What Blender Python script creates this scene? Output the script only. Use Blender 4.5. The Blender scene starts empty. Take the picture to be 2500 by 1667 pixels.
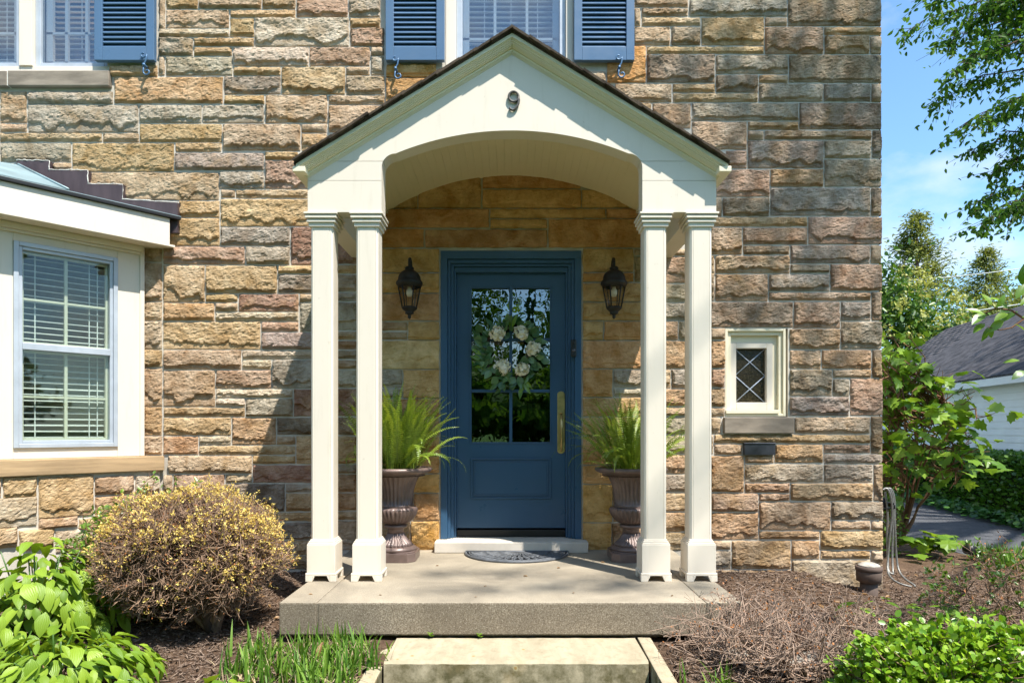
import bpy, bmesh, math, random
import numpy as np
from mathutils import Vector, Matrix

random.seed(7)
RNG = np.random.default_rng(11)
SC = bpy.context.scene
COL = SC.collection
R = math.radians

# ------------------------------------------------------------------ camera
F_PX, CX, HY, CAM_D, CAM_Z = 1600.0, 1250.0, 1050.0, 5.1, 0.928
cam_data = bpy.data.cameras.new("camera")
cam = bpy.data.objects.new("camera", cam_data)
COL.objects.link(cam)
cam.location = (0, -CAM_D, CAM_Z)
cam.rotation_euler = (R(90), 0, 0)
cam_data.sensor_width = 36
cam_data.lens = F_PX / 2500 * 36
cam_data.shift_y = (HY - 833.5) / 2500
cam_data.clip_start = 0.05
cam_data.clip_end = 2000
SC.camera = cam

# ------------------------------------------------------------------ light
TO_SUN = Vector((0.82, -1.0, 2.28)).normalized()
world = bpy.data.worlds.new("World")
SC.world = world
world.use_nodes = True
wn = world.node_tree
wn.nodes.clear()
w_out = wn.nodes.new("ShaderNodeOutputWorld")
w_bg = wn.nodes.new("ShaderNodeBackground")
w_bg.inputs["Strength"].default_value = 0.15
sky = wn.nodes.new("ShaderNodeTexSky")
sky.sky_type = 'NISHITA'
sky.sun_disc = False
sky.sun_elevation = math.asin(TO_SUN.z)
sky.sun_rotation = math.atan2(TO_SUN.x, TO_SUN.y)
sky.air_density = 1.0
sky.dust_density = 0.5
sky.ozone_density = 0.7
w_tc = wn.nodes.new("ShaderNodeTexCoord")
w_map = wn.nodes.new("ShaderNodeMapping")
w_map.inputs["Scale"].default_value = (1.0, 1.0, 1.9)
w_map.inputs["Location"].default_value = (0.15, 0.4, 0.30)
w_noise = wn.nodes.new("ShaderNodeTexNoise")
w_noise.inputs["Scale"].default_value = 3.2
w_noise.inputs["Detail"].default_value = 7.0
w_noise.inputs["Roughness"].default_value = 0.52
w_ramp = wn.nodes.new("ShaderNodeValToRGB")
w_ramp.color_ramp.elements[0].position = 0.50
w_ramp.color_ramp.elements[0].color = (0, 0, 0, 1)
w_ramp.color_ramp.elements[1].position = 0.72
w_ramp.color_ramp.elements[1].color = (1, 1, 1, 1)
w_mix = wn.nodes.new("ShaderNodeMix")
w_mix.data_type = 'RGBA'
w_mix.inputs["B"].default_value = (4.6, 4.7, 4.9, 1)
wn.links.new(w_tc.outputs["Generated"], w_map.inputs["Vector"])
wn.links.new(w_map.outputs["Vector"], w_noise.inputs["Vector"])
wn.links.new(w_noise.outputs["Fac"], w_ramp.inputs["Fac"])
wn.links.new(w_ramp.outputs["Color"], w_mix.inputs["Factor"])
w_tint = wn.nodes.new("ShaderNodeMix"); w_tint.data_type = 'RGBA'; w_tint.blend_type = 'MULTIPLY'
w_tint.inputs["Factor"].default_value = 1.0
w_tint.inputs["B"].default_value = (0.80, 1.03, 1.12, 1)
wn.links.new(sky.outputs["Color"], w_tint.inputs["A"])
wn.links.new(w_tint.outputs["Result"], w_mix.inputs["A"])
wn.links.new(w_mix.outputs["Result"], w_bg.inputs["Color"])
wn.links.new(w_bg.outputs["Background"], w_out.inputs["Surface"])

sun_data = bpy.data.lights.new("sun", 'SUN')
sun_data.energy = 5.0
sun_data.angle = R(0.53)
sun_data.color = (1.0, 0.955, 0.88)
sun = bpy.data.objects.new("sun", sun_data)
COL.objects.link(sun)
sun.location = TO_SUN * 30
sun.rotation_euler = (-TO_SUN).to_track_quat('-Z', 'Y').to_euler()

SC.view_settings.view_transform = 'Standard'
SC.view_settings.look = 'None'
SC.view_settings.gamma = 1.0
SC.view_settings.use_curve_mapping = False
SC.view_settings.exposure = 0.84
SC.cycles.max_bounces = 8
SC.cycles.diffuse_bounces = 6
SC.cycles.transparent_max_bounces = 16

# ------------------------------------------------------------------ coordinates
def P(px, py, d):
    """A pixel of the photograph at distance d from the camera -> world point."""
    return Vector(((px - CX) / F_PX * d, d - CAM_D, CAM_Z - (py - HY) / F_PX * d))

def WX(px, d=CAM_D): return (px - CX) / F_PX * d
def WZ(py, d=CAM_D): return CAM_Z - (py - HY) / F_PX * d

# ------------------------------------------------------------------ materials
def srgb(r, g, b):
    f = lambda c: (c / 255 / 12.92) if c <= 10 else ((c / 255 + 0.055) / 1.055) ** 2.4
    return (f(r), f(g), f(b))

class NT:
    def __init__(s, name):
        s.m = bpy.data.materials.new(name)
        s.m.use_nodes = True
        s.t = s.m.node_tree
        s.t.nodes.clear()
        s.out = s.n("ShaderNodeOutputMaterial")
    def n(s, kind, **kw):
        nd = s.t.nodes.new(kind)
        for k, v in kw.items():
            setattr(nd, k, v)
        return nd
    def l(s, a, b): s.t.links.new(a, b)
    def pos(s): return s.n("ShaderNodeNewGeometry").outputs["Position"]
    def noise(s, vec, scale, detail=4, rough=0.55, dist=0.0):
        nd = s.n("ShaderNodeTexNoise")
        nd.inputs["Scale"].default_value = scale
        nd.inputs["Detail"].default_value = detail
        nd.inputs["Roughness"].default_value = rough
        nd.inputs["Distortion"].default_value = dist
        if vec is not None: s.l(vec, nd.inputs["Vector"])
        return nd.outputs["Fac"]
    def ramp(s, fac, p0, p1, c0=(0, 0, 0), c1=(1, 1, 1)):
        nd = s.n("ShaderNodeValToRGB")
        e = nd.color_ramp.elements
        e[0].position, e[1].position = p0, p1
        e[0].color, e[1].color = (*c0, 1), (*c1, 1)
        s.l(fac, nd.inputs["Fac"])
        return nd.outputs["Color"]
    def mix(s, fac, a, b, mode='MIX'):
        nd = s.n("ShaderNodeMix", data_type='RGBA', blend_type=mode)
        for key, v in (("Factor", fac), ("A", a), ("B", b)):
            if isinstance(v, bpy.types.NodeSocket): s.l(v, nd.inputs[key])
            elif isinstance(v, (int, float)): nd.inputs[key].default_value = v
            else: nd.inputs[key].default_value = (*v, 1)
        return nd.outputs["Result"]
    def math(s, op, a, b=None):
        nd = s.n("ShaderNodeMath", operation=op)
        for i, v in enumerate((a, b)):
            if v is None: continue
            if isinstance(v, bpy.types.NodeSocket): s.l(v, nd.inputs[i])
            else: nd.inputs[i].default_value = v
        return nd.outputs[0]
    def bump(s, h, strength, dist=0.01, normal=None):
        nd = s.n("ShaderNodeBump")
        nd.inputs["Strength"].default_value = strength
        nd.inputs["Distance"].default_value = dist
        s.l(h, nd.inputs["Height"])
        if normal is not None: s.l(normal, nd.inputs["Normal"])
        return nd.outputs["Normal"]
    def bsdf(s, col, rough=0.6, spec=0.35, metal=0.0, normal=None):
        nd = s.n("ShaderNodeBsdfPrincipled")
        for key, v in (("Base Color", col), ("Roughness", rough)):
            if isinstance(v, bpy.types.NodeSocket): s.l(v, nd.inputs[key])
            else: nd.inputs[key].default_value = (*v, 1) if key == "Base Color" else v
        nd.inputs["Specular IOR Level"].default_value = spec
        nd.inputs["Metallic"].default_value = metal
        if normal is not None: s.l(normal, nd.inputs["Normal"])
        return nd.outputs["BSDF"]
    def done(s, sh):
        s.l(sh, s.out.inputs["Surface"])
        return s.m

def plain(name, col, rough=0.55, spec=0.35, metal=0.0, var=0.12, scale=9.0, bscale=60.0, bstr=0.12, bdist=0.003, stretch=None, col2=None):
    t = NT(name)
    v = t.pos()
    if stretch:
        mp = t.n("ShaderNodeMapping")
        mp.inputs["Scale"].default_value = stretch
        t.l(v, mp.inputs["Vector"])
        v = mp.outputs["Vector"]
    n1 = t.noise(v, scale, 5, 0.6)
    lo = tuple(c * (1 - var) for c in col)
    hi = tuple(min(1, c * (1 + var)) for c in col) if col2 is None else col2
    c = t.ramp(n1, 0.35, 0.66, lo, hi)
    nb = t.noise(v, bscale, 5, 0.6)
    rr = t.ramp(n1, 0.3, 0.7, (rough * 0.85,) * 3, (min(1, rough * 1.15),) * 3)
    return t.done(t.bsdf(c, rr, spec, metal, t.bump(nb, bstr, bdist)))

def make_paint(name, col, rough=0.45, dirt=(0.35, 0.30, 0.2), amount=0.35, bmp=0.05):
    """Brushed house paint with faint wear and drips."""
    t = NT(name)
    v = t.pos()
    mp = t.n("ShaderNodeMapping")
    mp.inputs["Scale"].default_value = (9, 9, 1.2)
    t.l(v, mp.inputs["Vector"])
    n1 = t.noise(mp.outputs["Vector"], 2.2, 6, 0.65)
    n2 = t.noise(v, 1.7, 4, 0.6)
    n3 = t.noise(v, 26.0, 5, 0.65)
    c = t.mix(t.math('MULTIPLY', t.ramp(n1, 0.56, 0.82), amount * 0.5), col, dirt)
    c = t.mix(t.math('MULTIPLY', t.ramp(n3, 0.66, 0.78), amount), c, dirt)
    c = t.mix(t.math('MULTIPLY', t.ramp(n2, 0.4, 0.7), 0.12), c, tuple(x * 0.75 for x in col))
    nb = t.noise(mp.outputs["Vector"], 6.0, 5, 0.6)
    rr = t.ramp(t.noise(v, 3.3, 6, 0.7), 0.32, 0.68, (rough * .72,) * 3, (min(1, rough * 1.45),) * 3)
    return t.done(t.bsdf(c, rr, 0.4, 0, t.bump(nb, bmp, 0.0015)))

def make_stone():
    t = NT("sandstone")
    oi = t.n("ShaderNodeObjectInfo")
    v = t.pos()
    col = oi.outputs["Color"]
    n1 = t.noise(v, 7.0, 6, 0.62, 0.6)
    n2 = t.noise(v, 2.6, 4, 0.6, 1.2)
    n3 = t.noise(v, 34.0, 6, 0.7)
    n4 = t.noise(v, 4.2, 5, 0.65, 0.9)
    dark = t.mix(1.0, col, (0.62, 0.57, 0.52), 'MULTIPLY')
    light = t.mix(0.20, col, (0.74, 0.66, 0.55))
    c = t.mix(t.ramp(n1, 0.36, 0.66), dark, light)
    c = t.mix(t.math('MULTIPLY', t.ramp(n2, 0.54, 0.68), 0.30), c, (0.42, 0.25, 0.085))
    c = t.mix(t.math('MULTIPLY', t.ramp(n4, 0.60, 0.74), t.math('ADD', 0.10, t.math('MULTIPLY', oi.outputs["Alpha"], 0.75))), c, (0.050, 0.045, 0.040))
    c = t.mix(t.math('MULTIPLY', t.ramp(n3, 0.52, 0.74), 0.5), c, t.mix(1.0, c, (0.5, 0.45, 0.4), 'MULTIPLY'))
    mp = t.n("ShaderNodeMapping")
    mp.inputs["Rotation"].default_value = (0, R(28), 0)
    mp.inputs["Scale"].default_value = (16, 16, 40)
    t.l(v, mp.inputs["Vector"])
    nb1 = t.noise(mp.outputs["Vector"], 1.0, 7, 0.70, 0.5)
    nb2 = t.noise(v, 75.0, 5, 0.7)
    h = t.math('ADD', nb1, t.math('MULTIPLY', nb2, 0.6))
    return t.done(t.bsdf(c, 0.9, 0.15, 0, t.bump(h, 1.0, 0.016)))

def make_leaf(name, c1, c2, trans=0.35, rough=0.4, gloss=0.06, attr=True, vein=None):
    t = NT(name)
    if attr:
        a = t.n("ShaderNodeAttribute", attribute_name="tone").outputs["Fac"]
    else:
        a = t.n("ShaderNodeObjectInfo").outputs["Random"]
    col = t.mix(a, c1, c2)
    nrm = None
    if vein:
        uv = t.n("ShaderNodeUVMap")
        sx = t.n("ShaderNodeSeparateXYZ")
        t.l(uv.outputs["UV"], sx.inputs["Vector"])
        w = t.math('SINE', t.math('MULTIPLY', sx.outputs["X"], vein))
        nrm = t.bump(w, 0.25, 0.002)
        col = t.mix(t.math('MULTIPLY', t.math('ADD', w, 1.0), 0.03), col, tuple(min(1, x * 1.6) for x in c2))
    df = t.n("ShaderNodeBsdfDiffuse")
    tr = t.n("ShaderNodeBsdfTranslucent")
    gl = t.n("ShaderNodeBsdfGlossy")
    gl.inputs["Roughness"].default_value = rough
    t.l(col, df.inputs["Color"])
    warm = t.mix(1.0, col, (1.25, 1.15, 0.55), 'MULTIPLY')
    t.l(warm, tr.inputs["Color"])
    if nrm is not None:
        for b in (df, tr, gl): t.l(nrm, b.inputs["Normal"])
    m1 = t.n("ShaderNodeMixShader"); m1.inputs[0].default_value = trans
    t.l(df.outputs[0], m1.inputs[1]); t.l(tr.outputs[0], m1.inputs[2])
    m2 = t.n("ShaderNodeMixShader"); m2.inputs[0].default_value = gloss
    t.l(m1.outputs[0], m2.inputs[1]); t.l(gl.outputs[0], m2.inputs[2])
    return t.done(m2.outputs[0])

def make_glass(name, tint=(0.9, 0.95, 0.95), ior=1.5, wave=0.0, rmin=0.0):
    t = NT(name)
    lw = t.n("ShaderNodeLayerWeight"); lw.inputs["Blend"].default_value = 0.5
    f0 = max(rmin, 0.04)
    fac = t.math('ADD', t.math('MULTIPLY', t.math('POWER', lw.outputs["Facing"], 4.0), 1 - f0), f0)
    tr = t.n("ShaderNodeBsdfTransparent"); tr.inputs["Color"].default_value = (*tint, 1)
    gl = t.n("ShaderNodeBsdfGlossy"); gl.inputs["Roughness"].default_value = 0.0
    if wave:
        nn = t.bump(t.noise(t.pos(), 9.0, 2, 0.5), wave, 0.02)
        t.l(nn, gl.inputs["Normal"])
    m = t.n("ShaderNodeMixShader")
    t.l(fac, m.inputs[0]); t.l(tr.outputs[0], m.inputs[1]); t.l(gl.outputs[0], m.inputs[2])
    return t.done(m.outputs[0])

M = {}
M['stone'] = make_stone()
M['cream'] = make_paint('cream_paint', (0.735, 0.66, 0.55), 0.42, (0.40, 0.33, 0.22), 0.48, 0.10)
M['cream_soft'] = make_paint('bounce_tinted_trim_paint', (0.80, 0.725, 0.53), 0.42, (0.55, 0.42, 0.18), 0.14)  # paler and yellower than the main cream: bounce light painted into the trim
M['ceiling'] = make_paint('bounce_tinted_ceiling_paint', (0.76, 0.66, 0.44), 0.45, (0.4, 0.32, 0.18), 0.15)  # cream warmed so the golden bounce under the vault sits in its colour
M['blue'] = make_paint('navy_paint', (0.033, 0.088, 0.165), 0.36, (0.12, 0.17, 0.24), 0.2)
M['shutter'] = make_paint('slate_blue_paint', (0.085, 0.155, 0.255), 0.34, (0.16, 0.22, 0.30), 0.2)
M['iron_blue'] = plain('blue_iron', (0.07, 0.15, 0.26), 0.4, 0.5, 0.2)
M['alum'] = plain('weathered_aluminium', (0.44, 0.48, 0.53), 0.4, 0.5, 0.15, 0.08)
M['slat'] = plain('blind_slat_white', (0.80, 0.78, 0.70), 0.5, 0.3, 0, 0.04)
M['mortar'] = plain('mortar', (0.58, 0.53, 0.45), 0.95, 0.1, 0, 0.15, 5.0, 160.0, 0.5, 0.004)
M['sill'] = plain('smooth_grey_sandstone', (0.27, 0.225, 0.175), 0.9, 0.15, 0, 0.3, 3.5, 120, 0.4, 0.004, (1, 1, 3.5))
M['sill_warm'] = plain('smooth_brown_sandstone', (0.40, 0.275, 0.155), 0.9, 0.15, 0, 0.3, 3.0, 120, 0.4, 0.004, (0.6, 0.6, 7))
M['threshold'] = plain('limestone_threshold', (0.55, 0.50, 0.43), 0.85, 0.2, 0, 0.12, 4, 140, 0.3, 0.003)
M['copper'] = plain('patinated_metal_roof', (0.24, 0.33, 0.35), 0.5, 0.5, 0.25, 0.18, 3)
M['bronze_flash'] = plain('dark_bronze_flashing', (0.075, 0.052, 0.055), 0.45, 0.45, 0.1, 0.2, 5, stretch=(3, 3, 0.6))
M['black_metal'] = plain('black_drip_edge', (0.012, 0.012, 0.012), 0.45, 0.4)
M['shingle'] = plain('worn_asphalt_shingle', (0.075, 0.058, 0.043), 0.95, 0.1, 0, 0.5, 14, 260, 0.8, 0.006)
M['caulk'] = plain('pale_caulk', (0.66, 0.63, 0.56), 0.8, 0.2, 0, 0.15, 30, 70, 0.6, 0.006)
M['lantern'] = plain('oil_rubbed_bronze', (0.020, 0.019, 0.018), 0.5, 0.5, 0.3, 0.4, 30, 90, 0.25, 0.002)
M['lantern_glass'] = make_glass('smoky_lantern_glass', (0.97, 0.95, 0.90), 1.5, 0, 0.05)
M['bulb'] = plain('white_bulb', (0.75, 0.73, 0.66), 0.3, 0.5)
M['brass'] = plain('aged_brass', (0.55, 0.41, 0.17), 0.34, 0.5, 0.75, 0.2, 14)
M['black_plastic'] = plain('black_plastic', (0.01, 0.01, 0.011), 0.35, 0.5)
M['urn'] = plain('bronze_brown_resin', (0.16, 0.112, 0.097), 0.36, 0.5, 0.15, 0.3, 8, 50, 0.15, 0.002)
M['soil'] = plain('dark_soil', (0.03, 0.022, 0.015), 0.95, 0.1, 0, 0.4, 30, 60, 0.8, 0.01)
M['rubber'] = plain('grey_rubber', (0.10, 0.107, 0.118), 0.5, 0.4, 0, 0.25, 30)
M['iron_grey'] = plain('grey_metal_numeral', (0.095, 0.088, 0.08), 0.5, 0.4, 0.2, 0.2, 40)
M['door_glass'] = make_glass('door_glass', (0.55, 0.6, 0.6), 1.55, 0.035, 0.20)
M['win_glass'] = make_glass('window_glass', (0.85, 0.9, 0.9), 1.52, 0.012, 0.04)
M['up_glass'] = make_glass('upper_window_glass', (0.80, 0.86, 0.92), 1.52, 0.02, 0.15)
M['room'] = plain('dim_room_wall', (0.035, 0.035, 0.04), 0.9, 0.1)
M['lead'] = plain('lead_came', (0.42, 0.47, 0.55), 0.5, 0.5, 0.2)
M['amber_glass'] = plain('obscured_brown_glass', (0.035, 0.026, 0.012), 0.25, 0.5, 0, 0.6, 60, 90, 0.6, 0.004)
M['slot'] = plain('blued_steel_plate', (0.10, 0.10, 0.12), 0.32, 0.5, 0.7, 0.3, 6)
M['clay'] = plain('brown_drain_pipe', (0.115, 0.082, 0.066), 0.75, 0.25, 0, 0.2, 9)
M['dust'] = plain('dusty_cap', (0.40, 0.36, 0.31), 0.95, 0.1, 0, 0.3, 25, 120, 0.6, 0.004)
M['hose'] = plain('ribbed_steel_hose', (0.22, 0.21, 0.19), 0.45, 0.5, 0.5, 0.2, 60)
M['twig'] = plain('grey_brown_twig', (0.25, 0.165, 0.11), 0.9, 0.15, 0, 0.4, 25, 90, 0.3, 0.002)
M['twig_pale'] = plain('pale_bare_twig', (0.33, 0.235, 0.175), 0.9, 0.15, 0, 0.4, 25, 90, 0.3, 0.002)
M['bark'] = plain('bark', (0.085, 0.06, 0.045), 0.95, 0.1, 0, 0.4, 8, 40, 0.8, 0.02)
M['reed'] = plain('reddish_stem', (0.20, 0.105, 0.06), 0.85, 0.2, 0, 0.3, 20)
M['chip'] = plain('mulch_chip', (0.115, 0.077, 0.057), 0.95, 0.1, 0, 0.55, 40, 90, 0.4, 0.003)
M['siding'] = make_paint('white_siding_paint', (0.72, 0.74, 0.76), 0.5, (0.4, 0.4, 0.4), 0.1)
M['garage_shingle'] = plain('charcoal_shingle', (0.075, 0.072, 0.078), 0.95, 0.1, 0, 0.35, 6, 120, 0.5, 0.004)
M['wire'] = plain('pale_cable', (0.55, 0.55, 0.55), 0.5)
M['rock'] = plain('pale_field_stone', (0.33, 0.30, 0.25), 0.95, 0.1, 0, 0.25, 9, 60, 0.5, 0.01)
M['dry_leaf'] = make_leaf('dry_leaf', (0.23, 0.12, 0.045), (0.35, 0.21, 0.09), 0.2, 0.5, 0.03)
M['petal'] = make_leaf('cream_petal', (0.80, 0.76, 0.62), (0.86, 0.84, 0.76), 0.25, 0.5, 0.02, attr=True)
M['hosta'] = make_leaf('hosta_leaf', (0.13, 0.24, 0.018), (0.31, 0.44, 0.04), 0.33, 0.45, 0.03, attr=False, vein=42.0)
M['fern'] = make_leaf('fern_frond', (0.14, 0.23, 0.022), (0.33, 0.43, 0.055), 0.38, 0.4, 0.05, attr=False)
M['box'] = make_leaf('boxwood_leaf', (0.10, 0.24, 0.012), (0.32, 0.48, 0.03), 0.30, 0.38, 0.04)
M['privet'] = make_leaf('privet_leaf', (0.075, 0.17, 0.02), (0.22, 0.34, 0.035), 0.35, 0.35, 0.06)
M['yellow_leaf'] = make_leaf('yellow_new_leaf', (0.60, 0.40, 0.10), (0.80, 0.66, 0.19), 0.3, 0.4, 0.03)
M['bud'] = make_leaf('rust_bud', (0.22, 0.085, 0.03), (0.40, 0.17, 0.06), 0.1, 0.5, 0.02)
M['grass'] = make_leaf('grass_blade', (0.06, 0.16, 0.02), (0.21, 0.35, 0.045), 0.38, 0.5, 0.02)
M['maple'] = make_leaf('tree_leaf', (0.03, 0.10, 0.012), (0.11, 0.22, 0.025), 0.45, 0.5, 0.015)
M['hydrangea'] = make_leaf('lobed_leaf', (0.09, 0.20, 0.018), (0.26, 0.40, 0.045), 0.4, 0.4, 0.04, attr=False)
M['hydrangea_inner'] = make_leaf('lobed_inner_leaf', (0.09, 0.20, 0.018), (0.26, 0.40, 0.045), 0.4, 0.4, 0.04)
M['hosta_under'] = make_leaf('hosta_under_leaf', (0.12, 0.22, 0.018), (0.27, 0.39, 0.04), 0.33, 0.5, 0.02)
M['magnolia'] = make_leaf('magnolia_leaf', (0.11, 0.24, 0.015), (0.24, 0.40, 0.03), 0.45, 0.35, 0.06, attr=False)
M['hedge'] = make_leaf('hedge_leaf', (0.03, 0.10, 0.010), (0.11, 0.25, 0.025), 0.3, 0.35, 0.05)
M['ivy'] = make_leaf('ivy_leaf', (0.02, 0.08, 0.015), (0.08, 0.20, 0.03), 0.25, 0.35, 0.05)
M['conifer'] = make_leaf('conifer_spray', (0.09, 0.13, 0.03), (0.30, 0.32, 0.09), 0.35, 0.5, 0.03)
M['chestnut'] = make_leaf('flowering_tree_leaf', (0.035, 0.10, 0.015), (0.12, 0.22, 0.03), 0.35, 0.4, 0.04)
M['blossom'] = make_leaf('yellow_green_blossom', (0.32, 0.33, 0.085), (0.48, 0.48, 0.16), 0.3, 0.5, 0.02)
M['wreath_leaf'] = make_leaf('dusty_green_leaf', (0.025, 0.095, 0.025), (0.16, 0.28, 0.11), 0.2, 0.4, 0.05, attr=False)

def make_concrete(name, col, agg):
    t = NT(name)
    v = t.pos()
    n1 = t.noise(v, 1.6, 5, 0.6, 0.8)
    n2 = t.noise(v, 190.0, 3, 0.6)
    n3 = t.noise(v, 7.0, 5, 0.65)
    c = t.ramp(n1, 0.34, 0.68, tuple(x * 0.68 for x in col), tuple(x * 1.18 for x in col))
    c = t.mix(t.math('MULTIPLY', t.ramp(n3, 0.5, 0.75), 0.3), c, tuple(x * 0.6 for x in col))
    c = t.mix(t.math('MULTIPLY', t.ramp(n2, 0.46, 0.68), agg), c, (0.10, 0.085, 0.065))
    # painted shade darkens the upright faces, along with their dark exposed aggregate
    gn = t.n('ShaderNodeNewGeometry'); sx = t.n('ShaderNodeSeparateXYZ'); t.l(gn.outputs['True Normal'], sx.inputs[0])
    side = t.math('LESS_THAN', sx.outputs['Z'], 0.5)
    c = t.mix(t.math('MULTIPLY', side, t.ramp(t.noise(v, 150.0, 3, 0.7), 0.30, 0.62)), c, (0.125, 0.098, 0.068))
    n4 = t.noise(v, 120.0, 2, 0.5)
    c = t.mix(t.math('MULTIPLY', t.ramp(n4, 0.62, 0.72), agg), c, (0.48, 0.42, 0.33))
    return t.done(t.bsdf(c, 0.9, 0.2, 0, t.bump(n2, 0.35, 0.004)))
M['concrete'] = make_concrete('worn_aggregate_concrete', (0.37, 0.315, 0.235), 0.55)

def make_step():
    t = NT('lichened_sandstone_step')
    v = t.pos()
    mp = t.n("ShaderNodeMapping"); mp.inputs["Scale"].default_value = (7, 2.2, 2.2)
    t.l(v, mp.inputs["Vector"])
    n1 = t.noise(mp.outputs["Vector"], 1.8, 6, 0.65, 0.6)
    n2 = t.noise(v, 16, 6, 0.7)
    c = t.ramp(n1, 0.33, 0.68, (0.33, 0.28, 0.19), (0.45, 0.38, 0.265))
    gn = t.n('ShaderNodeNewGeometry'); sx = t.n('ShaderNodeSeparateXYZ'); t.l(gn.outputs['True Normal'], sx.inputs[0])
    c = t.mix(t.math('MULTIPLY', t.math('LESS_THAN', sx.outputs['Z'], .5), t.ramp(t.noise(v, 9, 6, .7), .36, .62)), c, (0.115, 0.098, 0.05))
    c = t.mix(t.math('MULTIPLY', t.ramp(n2, 0.5, 0.7), 0.35), c, (0.14, 0.115, 0.06))
    n3 = t.noise(v, 5.5, 4, 0.55)
    c = t.mix(t.math('MULTIPLY', t.ramp(n3, 0.60, 0.74), 0.28), c, (0.42, 0.28, 0.13))
    vo = t.n("ShaderNodeTexVoronoi"); vo.inputs["Scale"].default_value = 7.5
    t.l(v, vo.inputs["Vector"])
    sp = t.math('ADD', vo.outputs["Distance"], t.math('MULTIPLY', t.noise(v, 40, 3), 0.08))
    c = t.mix(t.math('MULTIPLY', t.ramp(sp, 0.12, 0.16, (1, 1, 1), (0, 0, 0)), 0.75), c, (0.40, 0.34, 0.20))
    c = t.mix(t.math('MULTIPLY', t.ramp(sp, 0.08, 0.11, (1, 1, 1), (0, 0, 0)), 0.8), c, (0.30, 0.18, 0.06))
    return t.done(t.bsdf(c, 0.95, 0.1, 0, t.bump(n2, 0.5, 0.008)))
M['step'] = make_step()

def make_ground(name, c0, c1, c2, s=7.0):
    t = NT(name)
    v = t.pos()
    n1 = t.noise(v, s, 6, 0.7, 0.5)
    n2 = t.noise(v, s * 9, 6, 0.75)
    n3 = t.noise(v, 1.1, 4, 0.6)
    c = t.ramp(n2, 0.33, 0.68, c0, c1)
    c = t.mix(t.math('MULTIPLY', t.ramp(n1, 0.5, 0.72), 0.7), c, c2)
    c = t.mix(t.math('MULTIPLY', t.ramp(n3, 0.4, 0.7), 0.35), c, c0)
    return t.done(t.bsdf(c, 0.97, 0.08, 0, t.bump(n2, 0.9, 0.03)))
M['mulch'] = make_ground('shredded_bark_mulch', (0.070, 0.043, 0.028), (0.23, 0.15, 0.10), (0.31, 0.21, 0.135))
M['lawn'] = make_ground('lawn_turf', (0.02, 0.05, 0.008), (0.06, 0.13, 0.02), (0.09, 0.15, 0.03), 4.0)
M['asphalt'] = make_ground('driveway_asphalt', (0.085, 0.088, 0.096), (0.135, 0.138, 0.148), (0.17, 0.17, 0.18), 3.0)

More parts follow.
